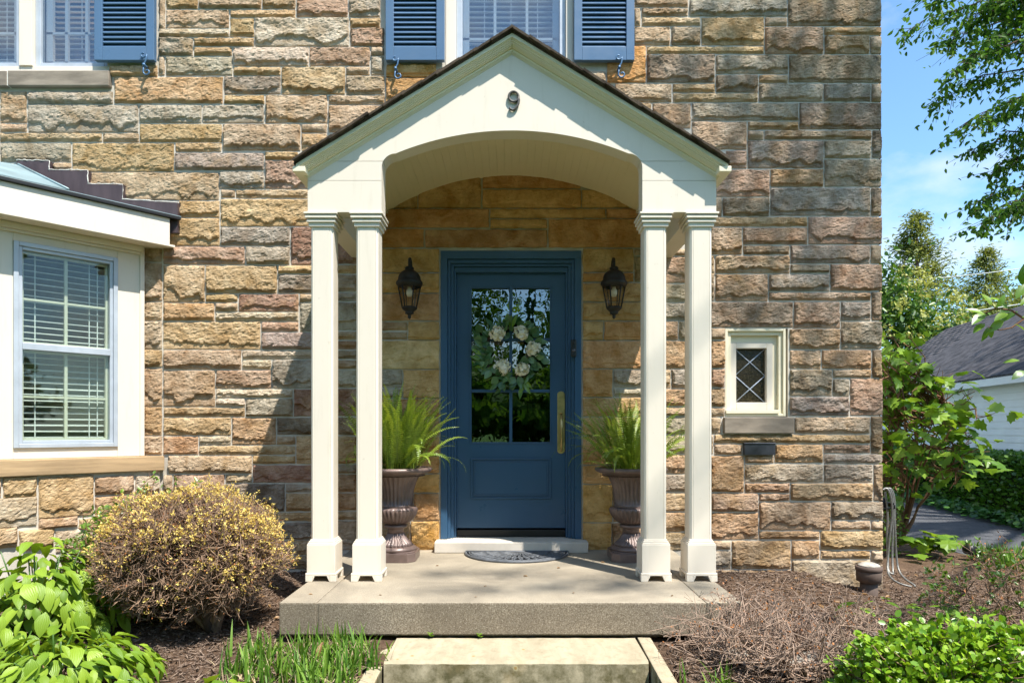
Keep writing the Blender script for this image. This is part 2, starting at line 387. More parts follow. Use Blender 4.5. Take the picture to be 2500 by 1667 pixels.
# ------------------------------------------------------------------ mesh building
class MB:
    def __init__(s): s.v, s.f, s.sm = [], [], []
    def add(s, vs, fs, smooth=False):
        o = len(s.v)
        s.v.extend([tuple(x) for x in vs])
        s.f.extend([tuple(i + o for i in f) for f in fs])
        s.sm.extend([smooth] * len(fs))
        return s
    def box(s, x0, x1, y0, y1, z0, z1):
        vs = [(x0, y0, z0), (x1, y0, z0), (x1, y1, z0), (x0, y1, z0), (x0, y0, z1), (x1, y0, z1), (x1, y1, z1), (x0, y1, z1)]
        return s.add(vs, [(0, 3, 2, 1), (4, 5, 6, 7), (0, 1, 5, 4), (1, 2, 6, 5), (2, 3, 7, 6), (3, 0, 4, 7)])
    def xbox(s, mat, sx, sy, sz, c=(0, 0, 0)):
        """box of full sizes in the local frame of a 4x4 matrix"""
        vs = []
        for z in (-.5, .5):
            for x, y in ((-.5, -.5), (.5, -.5), (.5, .5), (-.5, .5)):
                vs.append(mat @ Vector((c[0] + x * sx, c[1] + y * sy, c[2] + z * sz)))
        return s.add(vs, [(0, 3, 2, 1), (4, 5, 6, 7), (0, 1, 5, 4), (1, 2, 6, 5), (2, 3, 7, 6), (3, 0, 4, 7)])
    def prism(s, poly, y0, y1, axis='y'):
        """convex-ish polygon (a,b) extruded along an axis"""
        n = len(poly)
        def m(a, b, y):
            return (a, y, b) if axis == 'y' else ((y, a, b) if axis == 'x' else (a, b, y))
        vs = [m(a, b, y0) for a, b in poly] + [m(a, b, y1) for a, b in poly]
        fs = [tuple(range(n)), tuple(range(2 * n - 1, n - 1, -1))]
        fs += [(i, i + n, (i + 1) % n + n, (i + 1) % n) for i in range(n)]
        return s.add(vs, fs)
    def tube(s, pts, r, n=8, closed=False, cap=True, smooth=True, flat=1.0):
        pts = [Vector(p) for p in pts]
        k = len(pts)
        rs = r if hasattr(r, '__len__') else [r] * k
        vs, fs = [], []
        up = Vector((0, 0, 1))
        prev = None
        for i, p in enumerate(pts):
            if closed: t = pts[(i + 1) % k] - pts[i - 1]
            else: t = pts[min(i + 1, k - 1)] - pts[max(i - 1, 0)]
            t.normalize()
            if prev is None:
                a = t.cross(up) if abs(t.dot(up)) < 0.95 else t.cross(Vector((1, 0, 0)))
            else:
                a = prev - t * prev.dot(t)
            a.normalize(); prev = a
            b = t.cross(a)
            for j in range(n):
                an = 2 * math.pi * j / n
                vs.append(p + (a * math.cos(an) + b * math.sin(an) * flat) * rs[i])
        segs = k if closed else k - 1
        for i in range(segs):
            for j in range(n):
                i2 = (i + 1) % k
                fs.append((i * n + j, i * n + (j + 1) % n, i2 * n + (j + 1) % n, i2 * n + j))
        if cap and not closed:
            fs.append(tuple(range(n - 1, -1, -1)))
            fs.append(tuple((k - 1) * n + j for j in range(n)))
        return s.add(vs, fs, smooth)
    def lathe(s, prof, c=(0, 0, 0), n=32, flute=None, smooth=True, cap=True):
        """prof: list of (r, z[, flute depth]); flute count as integer"""
        vs, fs = [], []
        for pr in prof:
            r, z = pr[0], pr[1]
            fd = pr[2] if len(pr) > 2 else 0.0
            for j in range(n):
                a = 2 * math.pi * j / n
                rr = r
                if flute and fd: rr = r - fd * (0.5 + 0.5 * math.cos(a * flute)) 
                vs.append((c[0] + rr * math.cos(a), c[1] + rr * math.sin(a), c[2] + z))
        for i in range(len(prof) - 1):
            for j in range(n):
                fs.append((i * n + j, i * n + (j + 1) % n, (i + 1) * n + (j + 1) % n, (i + 1) * n + j))
        if cap:
            fs.append(tuple(range(n - 1, -1, -1)))
            fs.append(tuple((len(prof) - 1) * n + j for j in range(n)))
        return s.add(vs, fs, smooth)
    def mesh(s, name):
        me = bpy.data.meshes.new(name)
        me.from_pydata(s.v, [], s.f)
        me.polygons.foreach_set("use_smooth", s.sm)
        me.update()
        return me
    def build(s, name, mat, parent=None, bevel=0.0, **kw):
        return link(name, s.mesh(name), mat, parent, bevel=bevel, **kw)

def setp(o, label=None, cat=None, group=None, kind=None):
    if label: o['label'] = label
    if cat: o['category'] = cat
    if group: o['group'] = group
    if kind: o['kind'] = kind
    return o

def link(name, me, mat, parent=None, loc=None, bevel=0.0, label=None, cat=None, group=None, kind=None):
    """Link a mesh (in world coordinates unless loc is given) as one object; its origin is moved to its own middle."""
    if mat is not None:
        me.materials.clear() if len(me.materials) else None
        me.materials.append(mat if not isinstance(mat, str) else M[mat])
    o = bpy.data.objects.new(name, me)
    COL.objects.link(o)
    if loc is None:
        n = len(me.vertices)
        co = np.empty(n * 3, dtype=np.float32)
        me.vertices.foreach_get("co", co)
        co = co.reshape(-1, 3)
        lo, hi = co.min(0), co.max(0)
        c = np.array([(lo[0] + hi[0]) / 2, (lo[1] + hi[1]) / 2, (lo[2] + hi[2]) / 2 if parent is not None else lo[2]], dtype=np.float32)
        co -= c
        me.vertices.foreach_set("co", co.ravel())
        me.update()
        loc = Vector([float(x) for x in c])
    o.location = Vector(loc)
    if parent is not None:
        o.parent = parent
        o.location = Vector(loc) - worldloc(parent)
    if bevel:
        b = o.modifiers.new("bevel", 'BEVEL')
        b.width = bevel; b.segments = 2; b.limit_method = 'ANGLE'; b.angle_limit = R(40)
    return setp(o, label, cat, group, kind)

def worldloc(o):
    v = Vector(o.location)
    while o.parent is not None:
        o = o.parent
        v = v + Vector(o.location)
    return v

def empty(name, loc, label, cat, group=None):
    o = bpy.data.objects.new(name, None)
    o.empty_display_size = 0.1
    COL.objects.link(o)
    o.location = loc
    return setp(o, label, cat, group)

def shared(name, me, parent, mat4=None, loc=None):
    """another object on the same mesh; mat4 is a world matrix"""
    o = bpy.data.objects.new(name, me)
    COL.objects.link(o)
    if mat4 is None: mat4 = Matrix.Translation(loc)
    if parent is not None:
        o.parent = parent
        mat4 = Matrix.Translation(-worldloc(parent)) @ mat4
    o.matrix_local = mat4
    return o

def np_mesh(name, V, F, tone=None, smooth=False):
    me = bpy.data.meshes.new(name)
    V = np.asarray(V, dtype=np.float32); F = np.asarray(F, dtype=np.int32)
    k = F.shape[1]
    me.vertices.add(len(V)); me.vertices.foreach_set("co", V.ravel())
    me.loops.add(F.size); me.loops.foreach_set("vertex_index", F.ravel())
    me.polygons.add(len(F))
    me.polygons.foreach_set("loop_start", np.arange(0, F.size, k, dtype=np.int32))
    me.polygons.foreach_set("loop_total", np.full(len(F), k, dtype=np.int32))
    if smooth: me.polygons.foreach_set("use_smooth", np.ones(len(F), dtype=bool))
    me.update(calc_edges=True)
    if tone is not None:
        a = me.attributes.new("tone", 'FLOAT', 'POINT')
        a.data.foreach_set("value", np.asarray(tone, dtype=np.float32))
    return me

LEAF = np.array([(0, 0, 0), (.32, .24, .07), (.72, .19, .05), (1, 0, -.06), (.72, -.19, .05), (.32, -.24, .07)], dtype=np.float32)
LEAF_F = np.array([(0, 1, 2, 3), (0, 3, 4, 5)])
ROUND = np.array([(0, 0, 0), (.25, .34, .05), (.75, .32, .05), (1, 0, 0), (.75, -.32, .05), (.25, -.34, .05)], dtype=np.float32)
BLADE = np.array([(0, .035, 0), (0, -.035, 0), (.5, -.04, .0), (.5, .04, .0), (1, .004, -.0), (1, -.004, -.0)], dtype=np.float32)

def unit(a): return a / (np.linalg.norm(a, axis=1, keepdims=True) + 1e-9)

def leaves_np(Pts, Dirs, sizes, tmpl=LEAF, tf=LEAF_F, up=(0, 0, 1), upjit=0.6, tone=None, rng=RNG):
    """leaves at points: x axis along Dirs, face normal near up"""
    n = len(Pts)
    X = unit(np.asarray(Dirs, dtype=np.float64))
    U = np.asarray(up, dtype=np.float64) + rng.normal(0, upjit, (n, 3))
    Y = unit(np.cross(U, X)); Z = np.cross(X, Y)
    s = np.asarray(sizes).reshape(n, 1, 1)
    B = np.stack([X, Y, Z], axis=1)
    V = np.einsum('kc,ncd->nkd', tmpl, B) * s + np.asarray(Pts)[:, None, :]
    k = len(tmpl)
    F = (tf[None, :, :] + (np.arange(n) * k)[:, None, None]).reshape(-1, tf.shape[1])
    if tone is None: tone = rng.random(n)
    return V.reshape(-1, 3), F, np.repeat(tone, k)

def tubes_np(A, B, ra, rb, n=3):
    A = np.asarray(A, dtype=np.float64); B = np.asarray(B, dtype=np.float64)
    m = len(A)
    T = unit(B - A)
    ref = np.where(np.abs(T[:, 2:3]) > 0.9, np.array([[1., 0, 0]]), np.array([[0, 0, 1.]]))
    S = unit(np.cross(T, ref)); Q = np.cross(T, S)
    an = np.arange(n) * 2 * np.pi / n
    ring = S[:, None, :] * np.cos(an)[None, :, None] + Q[:, None, :] * np.sin(an)[None, :, None]
    VA = A[:, None, :] + ring * np.asarray(ra).reshape(m, 1, 1)
    VB = B[:, None, :] + ring * np.asarray(rb).reshape(m, 1, 1)
    V = np.concatenate([VA, VB], axis=1).reshape(-1, 3)
    base = np.array([(j, (j + 1) % n, (j + 1) % n + n, j + n) for j in range(n)])
    F = (base[None] + (np.arange(m) * 2 * n)[:, None, None]).reshape(-1, 4)
    return V, F

def sphere_pts(n, rng=RNG):
    return unit(rng.normal(0, 1, (n, 3)))

# value noise
def vnoise(x, y, seed):
    rs = np.random.RandomState(seed % 100000)
    tab = rs.rand(64, 64)
    xi = np.floor(x).astype(int); yi = np.floor(y).astype(int)
    fx = x - xi; fy = y - yi
    fx = fx * fx * (3 - 2 * fx); fy = fy * fy * (3 - 2 * fy)
    g = lambda a, b: tab[a % 64, b % 64]
    return (g(xi, yi) * (1 - fx) + g(xi + 1, yi) * fx) * (1 - fy) + (g(xi, yi + 1) * (1 - fx) + g(xi + 1, yi + 1) * fx) * fy
def fbm(x, y, seed, octs=3):
    r, a, t = 0, 1.0, 0
    for i in range(octs):
        r = r + a * vnoise(x * 2 ** i, y * 2 ** i, seed + 17 * i); t += a; a *= 0.55
    return r / t
def sstep(a, b, x):
    t = np.clip((x - a) / (b - a), 0, 1)
    return t * t * (3 - 2 * t)
# ================================================================== the stone house
HOUSE = empty("stone_house", (0, 0.2, -0.4), "rock-faced tan, ochre and grey sandstone house front with blue-framed upper windows", "house")
S_W = F_PX / CAM_D     # pixels per metre on the wall plane

PAL = {'T': (0.55, 0.40, 0.255), 'G': (0.42, 0.385, 0.325), 'Y': (0.60, 0.42, 0.21), 'P': (0.50, 0.325, 0.225), 'R': (0.33, 0.155, 0.105),
       'O': (0.56, 0.335, 0.165), 'W': (0.62, 0.545, 0.43), 'U': (0.36, 0.30, 0.285), 'D': (0.34, 0.255, 0.17), 'B': (0.18, 0.145, 0.115)}
DARK = {'D': 0.8, 'B': 1.0, 'U': 0.35, 'G': 0.3}

# stones as seen on the wall: (origin x, y of a survey square, list of "x0 y0 x1 y1 colour"), 3.136 units per pixel
SURVEY = [
 (0, 0, """838 500 1210 592 Y;1213 -20 1268 225 W;0 700 208 942 T;212 700 868 800 G;872 588 1709 797 O;0 945 208 1015 T;212 802 1062 1018 G;
  1065 802 1547 945 G;0 1018 782 1090 T;785 1018 1065 1092 T;1067 948 1700 1092 Y;0 1092 547 1243 G;550 1095 1335 1318 Y;405 1243 548 1315 O;690 1318 1679 1535 T"""),
 (400, 0, """14 -20 264 72 Y;266 -20 750 70 T;752 -20 1012 72 T;1014 -20 1412 135 P;1414 -20 1660 135 G;14 74 503 218 T;505 74 1012 138 Y;-41 220 503 288 W;
  505 140 693 285 Y;695 138 1420 360 W;1424 138 1660 215 Y;1424 217 1690 360 P;-41 290 226 432 G;228 290 693 358 Y;228 360 524 432 Y;-41 434 10 582 W;
  12 434 527 582 G;529 360 1112 512 W;1115 360 1580 508 P;1583 360 1690 430 T;1583 432 1690 580 G;529 512 897 582 Y;900 510 1390 728 Y;1392 510 1580 580 T;
  460 584 897 725 U;1392 582 1695 728 W;460 727 772 800 Y;774 727 1256 945 T;1258 730 1695 803 T;1698 600 2090 800 P;1700 495 2090 598 Y;294 802 768 945 G;
  448 948 1050 1158 T;1052 948 1250 1018 Y;1258 805 1660 1018 T;1052 1020 1250 1160 Y;86 1092 444 1165 Y;80 1168 770 1308 U;772 1160 1030 1228 Y;
  772 1230 1110 1448 P;425 1310 768 1448 G;435 1450 548 1514 Y;550 1450 1120 1518 T"""),
 (350, 400, """588 268 1300 482 Y;270 282 586 412 Y;185 414 586 630 Y;588 484 1124 628 G;1127 485 1388 775 R;150 632 780 772 P;783 630 1124 772 G;
  150 774 473 1060 T;475 776 1027 992 Y;1029 776 1388 842 Y;1029 844 1388 992 U;475 994 724 1060 Y;727 994 1192 1133 R;1194 996 1388 1058 Y;
  1194 1060 1388 1290 G;150 1062 547 1204 O;549 1062 724 1132 W;549 1135 1192 1206 W;150 1206 898 1422 Y;900 1208 1192 1286 P;902 1288 1388 1424 U;
  0 590 146 752 T;0 754 146 1054 T;0 1056 146 1200 T;0 1202 146 1420 W"""),
 (350, 800, """152 168 753 320 P;755 172 1388 242 W;755 244 982 320 W;984 244 1388 465 G;152 322 551 605 T;553 322 982 465 P;555 467 1146 536 W;553 538 781 606 W;
  783 538 1146 682 G;1149 467 1388 680 R;152 607 781 682 Y;152 684 675 825 Y;677 684 1018 897 O;1020 684 1388 822 B;150 827 422 972 O;424 827 675 897 W;
  424 899 1165 974 T;1020 824 1165 897 Y;1167 824 1388 1044 Y;188 976 834 1116 T;836 976 1165 1044 Y;836 1046 1388 1188 R;228 1118 624 1258 P;626 1118 834 1188 W;
  152 1122 226 1258 T;626 1190 1085 1408 B;1087 1190 1388 1262 G;1087 1264 1388 1406 Y;152 1260 624 1406 Y;1036 1408 1388 1482 Y;1036 1484 1388 1622 U;
  502 1408 1034 1560 T;152 1408 500 1560 W;152 1562 640 1700 T;642 1562 900 1700 O;902 1562 1034 1700 G;1036 1624 1150 1740 T;1152 1624 1388 1740 Y;
  152 1702 1034 1850 T;1036 1742 1388 1850 D;0 165 146 306 Y;0 308 146 602 T;0 604 146 824 O;0 826 146 972 T"""),
 (1500, 0, """145 -20 568 60 T;572 -20 1324 130 G;1326 -20 2045 204 D;145 62 204 204 T;206 62 568 130 T;206 132 663 202 T;665 132 1148 352 Y;1150 132 1324 204 Y;
  145 206 431 352 T;433 206 663 352 D;-60 354 242 637 O;244 354 1148 417 Y;244 419 773 637 D;776 420 1332 570 G;776 572 1103 712 D;1105 572 1332 640 Y;
  0 640 442 788 T;444 640 773 712 Y;444 714 1103 786 T;288 790 588 985 P;150 790 286 905 T;590 788 1414 928 G;590 930 1017 1148 T;1019 930 1414 998 Y;
  1019 1000 1146 1075 T;850 1150 1017 1294 P;770 1296 1192 1510 P;1148 206 1603 420 P"""),
 (1700, 0, """1335 -20 1420 200 B;978 206 1420 274 Y;978 276 1328 418 Y;1330 276 1420 418 B;706 420 1420 637 D;476 640 972 783 G;974 640 1336 783 G;
  1338 640 1420 783 B;787 785 1420 994 D;521 998 1342 1073 T;1344 996 1422 1214 B;392 1075 976 1290 U;978 1073 1342 1216 W;978 1218 1422 1432 G;566 1292 976 1434 O"""),
 (1700, 400, """564 180 1334 400 G;1336 180 1422 400 D;120 256 198 404 P;200 256 562 404 D;100 404 853 483 Y;855 404 1425 618 P;100 485 353 697 T;355 485 853 620 P;
  355 622 718 697 D;720 620 1332 765 U;1334 620 1420 765 D;100 699 142 1052 T;144 699 718 840 T;720 767 1022 838 G;1024 767 1424 975 P;144 842 551 1054 P;
  553 840 1022 978 G;553 980 1337 1050 T;1339 978 1422 1200 D;100 1054 742 1254 D;744 1054 1103 1258 P;1105 1054 1337 1202 G;1105 1204 1424 1418 G;
  100 1256 224 1347 O;712 1260 1103 1420 T;100 1349 224 1566 O;712 1422 957 1570 T;959 1422 1342 1570 O;1344 1420 1424 1638 D"""),
 (1700, 800, """100 313 222 458 P;100 460 222 606 T;100 608 222 682 O;100 684 190 808 T;712 316 1042 525 G;1044 316 1342 385 T;1044 387 1174 527 G;1176 386 1430 672 P;
  712 527 1174 676 U;750 680 1333 812 T;1335 674 1428 966 D;134 814 1333 887 Y;100 814 132 970 T;134 889 352 973 T;598 889 972 1034 O;974 889 1333 962 P;
  974 964 1428 1040 G;100 975 368 1260 O;370 975 598 1038 T;370 1040 972 1184 G;974 1042 1354 1184 G;1356 1042 1430 1325 D;370 1186 718 1264 P;
  720 1186 1354 1326 Y;100 1262 478 1410 P;480 1266 718 1328 P;480 1330 1030 1550 T;1032 1328 1432 1472 G;1032 1474 1337 1548 T;1339 1474 1430 1548 T;100 1412 478 1622 O"""),
 (1700, 1167, """480 400 946 472 O;948 400 1432 548 Y;100 474 268 550 O;100 552 268 695 G;270 474 725 697 Y;727 474 946 620 O;948 550 1335 620 Y;1337 550 1430 655 Y;
  727 622 1335 860 G;1337 657 1430 860 G;100 699 725 780 T"""),
 (1250, 350, """1120 808 1522 862 T;1120 864 1522 1072 P;1120 1074 1522 1218 W;1120 1220 1522 1356 G;1120 1358 1273 1508 O;1275 1358 1522 1508 G;
  538 806 932 988 T;934 806 1118 860 T;934 862 1118 1066 T;538 990 932 1064 O;538 1068 1118 1214 T;538 1216 1118 1358 T;538 1360 700 1508 T;702 1360 1118 1508 O;
  530 357 1000 498 Y;720 500 1000 577 O;275 580 1050 802 O"""),
 (1250, 800, """1120 98 1522 314 O;1120 316 1217 464 T;1219 316 1522 464 G;1120 466 1522 602 O;1120 604 1522 676 T;1120 678 1522 817 G;1120 819 1522 966 W;
  1120 968 1522 1117 O;1120 1119 1522 1258 G;1120 1260 1522 1408 T;1120 1410 1522 1560 O;1120 1562 1522 1705 T;
  538 98 1118 314 P;538 316 772 530 O;774 316 1118 460 G;774 462 1118 530 G;538 532 1118 680 T;538 682 1118 824 W;538 826 1118 1048 T;538 1050 1118 1194 T;
  538 1196 772 1488 Y;774 1196 1118 1488 Y;538 1490 764 1705 Y;766 1490 1118 1705 O"""),
 (800, 350, """690 200 1178 500 Y;1182 180 1940 350 O;1182 354 1943 500 Y;400 400 690 500 T;400 502 1238 650 O;1242 502 2128 578 Y;1242 580 1684 657 Y;
  400 655 740 800 O;744 660 1684 802 P;230 806 858 992 Y;230 994 858 1147 Y;230 1149 858 1360 P;230 1362 613 1437 T;230 1439 613 1507 T;615 1362 858 1507 T;
  -18 700 226 926 R;-18 928 226 1000 Y;-18 1002 226 1138 D;-18 1140 226 1210 G;-18 1212 226 1434 G;-18 1436 226 1507 T"""),
 (800, 800, """230 96 858 318 W;230 320 574 462 G;576 320 858 538 T;230 464 574 538 G;230 540 858 682 P;230 684 858 824 G;230 826 858 968 T;230 970 858 1114 O;
  230 1116 858 1262 Y;658 1264 858 1474 P;230 1264 656 1474 T;636 1476 858 1705 Y;230 1476 634 1705 O;
  -18 98 226 167 R;-18 169 226 242 G;-18 244 226 320 T;-18 322 226 460 G;-18 462 226 678 R;-18 680 226 824 D;-18 826 226 1042 Y;-18 1044 226 1117 G;
  -18 1119 226 1260 O;-18 1262 226 1400 O;-18 1402 226 1472 T;-18 1474 226 1705 T"""),
]

def stone_mesh(name, w, h, seed, rough=1.0, org=None):
    """rock-faced block: flat drafted margin, jagged bulge broken back along its lower edge. Local x, z centred; front towards -y."""
    rs = np.random.RandomState(seed)
    nx = max(5, int(round(w / 0.0125))); nz = max(5, int(round(h / 0.0095)))
    mx = 0.008
    ux = np.concatenate([[0], np.linspace(mx, w - mx, nx), [w]])
    uz = np.concatenate([[0], np.linspace(0.006, h - 0.006, nz), [h]])
    X, Z = np.meshgrid(ux, uz)
    sx, sy = rs.rand(2) * 50
    px, pz = X + sx, Z + sy
    big = fbm(px * 9, pz * 13, seed, 2)
    med = fbm(px * 25 + pz * 12, pz * 29 - px * 8, seed + 5, 3)
    fine = fbm(px * 60, pz * 75, seed + 9, 2)
    edge = np.minimum(np.minimum(X, w - X), np.minimum(Z, h - Z) + 0.002)
    ramp = sstep(0.002, 0.011, edge + (med - 0.5) * 0.022)
    prot = (0.013 + 0.018 * rs.rand()) * min(1.0, 0.45 + h / 0.16) * rough
    small = h < 0.075
    # jagged lower break
    bj = fbm(px * 11, np.full_like(px, sy), seed + 3, 3)
    bk = 0.004 + (0.10 + 0.30 * rs.rand()) * h * np.clip(bj * 1.7 - 0.30, 0.02, 1.1)
    brk = sstep(0, 0.004, Z - bk)
    top = 0.55 + 0.45 * sstep(0, h * (0.3 + 0.5 * rs.rand()), h - Z)
    if rs.rand() < 0.3: top = 0.55 + 0.45 * (1 - np.abs(big * 2 - 1))
    ridge = 1 - np.abs(2 * med - 1)
    crag = np.abs(2 * fbm(px * 14 - pz * 12, pz * 16 + px * 9, seed + 31, 3) - 1)
    hgt = ramp * (prot * top * (0.66 + 0.5 * big) + ((ridge - 0.5) * 0.009 - (crag < .10) * (.10 - crag) * .05) * rough + (fine - 0.5) * 0.0075 * (0.4 + 0.6 * rough))
    hgt = hgt * (0.16 + 0.84 * brk)
    hgt = np.maximum(hgt, 0.0005) + 0.002 * rs.rand()
    hgt[0, :] = hgt[-1, :] = 0.0; hgt[:, 0] = hgt[:, -1] = 0.0
    # irregular outline
    Xo = X + 0; Zo = Z + 0
    jl = (fbm(px * 0 + sx, pz * 26, seed + 21, 2) - 0.5) * 0.009
    jt = (fbm(px * 20, pz * 0 + sy, seed + 22, 2) - 0.5) * 0.009
    wl = np.clip(1 - X / 0.02, 0, 1) - np.clip(1 - (w - X) / 0.02, 0, 1)
    wt = np.clip(1 - Z / 0.02, 0, 1) - np.clip(1 - (h - Z) / 0.02, 0, 1)
    Xo = Xo + jl * wl; Zo = Zo + jt * wt
    a, b = X.shape
    V = np.stack([Xo - w / 2, -hgt, Zo - h / 2], -1).reshape(-1, 3)
    idx = np.arange(a * b).reshape(a, b)
    F = np.stack([idx[:-1, :-1], idx[:-1, 1:], idx[1:, 1:], idx[1:, :-1]], -1).reshape(-1, 4)
    loop = np.concatenate([idx[0, :], idx[1:, -1], idx[-1, -2::-1], idx[-2:0:-1, 0]])
    sk = V[loop].copy(); sk[:, 1] = 0.06
    m = len(loop); o = len(V)
    V = np.concatenate([V, sk])
    k = np.arange(m)
    F2 = np.stack([loop, o + k, o + (k + 1) % m, loop[(k + 1) % m]], -1)
    return V, np.concatenate([F, F2])

def lay_stones(rects, parent, to_world, max_parts, seed0=0, joint=0.0095):
    """rects: (x0, z0, x1, z1, code) in metres on a wall; to_world: 4x4 placing local x / z on the wall"""
    rects = sorted(rects, key=lambda r: -(r[2] - r[0]) * (r[3] - r[1]))
    rest_v, rest_f, off = [], [], 0
    for i, (x0, z0, x1, z1, c) in enumerate(rects):
        w, h = x1 - x0 - joint, z1 - z0 - joint
        if w < 0.02 or h < 0.012: continue
        sd = seed0 + int(abs(x0) * 917 + abs(z0) * 3331)
        smooth_zone = abs((x0 + x1) / 2) < 0.95 and z0 > -0.05 and parent.name == 'stone_house'
        V, F = stone_mesh("stone", w, h, sd, 0.62 if smooth_zone else 0.92)
        T = to_world @ Matrix.Translation(((x0 + x1) / 2, -.009 if smooth_zone else 0, (z0 + z1) / 2))
        if i < max_parts:
            me = np_mesh("stone", V, F)
            # the face reads as broken rock: facets stay smooth only on gentle turns
            me.polygons.foreach_set("use_smooth", np.zeros(len(me.polygons), dtype=bool))
            me.materials.append(M['stone'])
            o = shared("stone", me, parent, T)
            rnd = random.Random(sd)
            k = 0.93 + 0.24 * rnd.random()
            b = PAL[c]; g_ = 0.33 * (b[0] + b[1] + b[2]); b = tuple(b[i] * .95 + g_ * (1.12, 1.0, .82)[i] * .05 for i in range(3))
            b = (b[0] * .98, b[1] * .925, b[2] * .83)
            if not smooth_zone: b = tuple(b[i] * .80 + (0.48, 0.375, 0.265)[i] * .20 for i in range(3))
            if smooth_zone: b = (b[0] * 1.18, b[1] * 1.02, b[2] * .62)      # porch stones brightened and gilded: warm bounce light put into their colour
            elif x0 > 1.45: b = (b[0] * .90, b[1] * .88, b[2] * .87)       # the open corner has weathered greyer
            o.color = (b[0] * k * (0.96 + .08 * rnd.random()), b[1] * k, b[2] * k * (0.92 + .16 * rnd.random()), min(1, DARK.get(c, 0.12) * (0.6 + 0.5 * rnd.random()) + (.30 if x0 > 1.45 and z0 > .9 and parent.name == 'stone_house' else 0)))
        else:
            A = np.array(T)
            rest_v.append(V @ A[:3, :3].T + A[:3, 3]); rest_f.append(F + off); off += len(V)
    if rest_v:
        me = np_mesh("small_stones", np.concatenate(rest_v), np.concatenate(rest_f))
        o = link("small_stones", me, M['stone'], parent, kind="stuff")
        o.color = (*PAL['T'], 0.3)

rects = []
for ox, oy, txt in SURVEY:
    for item in txt.replace("\n", " ").split(";"):
        p = item.split()
        if len(p) != 5: continue
        a = [float(t) / 3.136 for t in p[:4]]
        x0, x1 = WX(ox + a[0]), WX(ox + a[2])
        z1, z0 = WZ(oy + a[1]), WZ(oy + a[3])
        rects.append((x0, z0, x1, z1, p[4]))
# a stone tucked inside another survey square is dropped
keep = []
for r in sorted(rects, key=lambda r: -(r[2] - r[0]) * (r[3] - r[1])):
    bad = False
    for q in keep:
        ix = min(r[2], q[2]) - max(r[0], q[0]); iz = min(r[3], q[3]) - max(r[1], q[1])
        if ix > 0.012 and iz > 0.012 and ix * iz > 0.30 * (r[2] - r[0]) * (r[3] - r[1]):
            bad = True; break
    if not bad: keep.append(r)
print("stones", len(rects), "kept", len(keep))
lay_stones(keep, HOUSE, Matrix.Identity(4), 300)
# courses carried on above the surveyed part and behind the porch roof
extra = []
rq = random.Random(99)
def fill(xa_, xb_, za_, zb_, holes):
    z = za_
    while z < zb_ - .05:
        h = min(rq.choice((.07, .11, .14, .19)), zb_ - z); x = xa_
        while x < xb_ - .03:
            w = min(rq.uniform(.22, .62), xb_ - x)
            if not any(min(x + w, q[1]) - max(x, q[0]) > .004 and min(z + h, q[3]) - max(z, q[2]) > .004 for q in holes): extra.append((x, z, x + w, z + h, rq.choice('TGYPTGW')))
            x += w
        z += h
taken = [(r[0], r[2], r[1], r[3]) for r in keep]
zt0 = max(r[3] for r in keep)
fill(-5.5, WX(2153) - .012, zt0 - .002, 5.38, [(WX(940), WX(1550), 3, 9), (-5.6, WX(390), 3, 9)])
fill(-1.45, 1.6, 2.55, 3.72, taken + [(-1.0, 1.0, 2.0, 2.93)])
fill(-5.5, WX(0), 3.02, 3.5, [])
lay_stones(extra, HOUSE, Matrix.Identity(4), 0, 300)

# mortar wall behind the stones with its openings
XR = WX(2153)                   # right corner of the house
OPEN = [(WX(1076), WX(1419), -0.02, WZ(612)),                        # door
        (WX(1771), WX(1924), WZ(1018), WZ(802)),                     # small leaded window
        (WX(1088), WX(1399), 3.2, 5.6),                              # upper middle window
        (-5.6, WX(262), WZ(178), 5.6)]                               # upper left window
def wall_with_holes(x0, x1, z0, z1, holes, y0, y1):
    xs = sorted({x0, x1, *[min(max(v, x0), x1) for h in holes for v in h[:2]]})
    zs = sorted({z0, z1, *[min(max(v, z0), z1) for h in holes for v in h[2:]]})
    mb = MB()
    inside = lambda cx, cz: any(h[0] < cx < h[1] and h[2] < cz < h[3] for h in holes)
    nx, nz = len(xs) - 1, len(zs) - 1
    full = [[not inside((xs[i] + xs[i + 1]) / 2, (zs[j] + zs[j + 1]) / 2) for j in range(nz)] for i in range(nx)]
    for i in range(nx):
        for j in range(nz):
            if not full[i][j]: continue
            a, b, c, d = xs[i], xs[i + 1], zs[j], zs[j + 1]
            mb.add([(a, y0, c), (b, y0, c), (b, y0, d), (a, y0, d)], [(0, 1, 2, 3)])
            mb.add([(a, y1, c), (b, y1, c), (b, y1, d), (a, y1, d)], [(3, 2, 1, 0)])
            if i == 0 or not full[i - 1][j]: mb.add([(a, y0, c), (a, y0, d), (a, y1, d), (a, y1, c)], [(0, 1, 2, 3)])
            if i == nx - 1 or not full[i + 1][j]: mb.add([(b, y0, c), (b, y1, c), (b, y1, d), (b, y0, d)], [(0, 1, 2, 3)])
            if j == 0 or not full[i][j - 1]: mb.add([(a, y0, c), (a, y1, c), (b, y1, c), (b, y0, c)], [(0, 1, 2, 3)])
            if j == nz - 1 or not full[i][j + 1]: mb.add([(a, y0, d), (b, y0, d), (b, y1, d), (a, y1, d)], [(0, 1, 2, 3)])
    return mb
wall_with_holes(-6.0, XR - 0.02, -0.6, 5.4, OPEN, 0.004, 0.30).build("wall", M['mortar'], HOUSE)
MB().box(XR - 0.30, XR - 0.02, 0.301, 7.0, -0.6, 5.4).build("side_wall", M['mortar'], HOUSE)

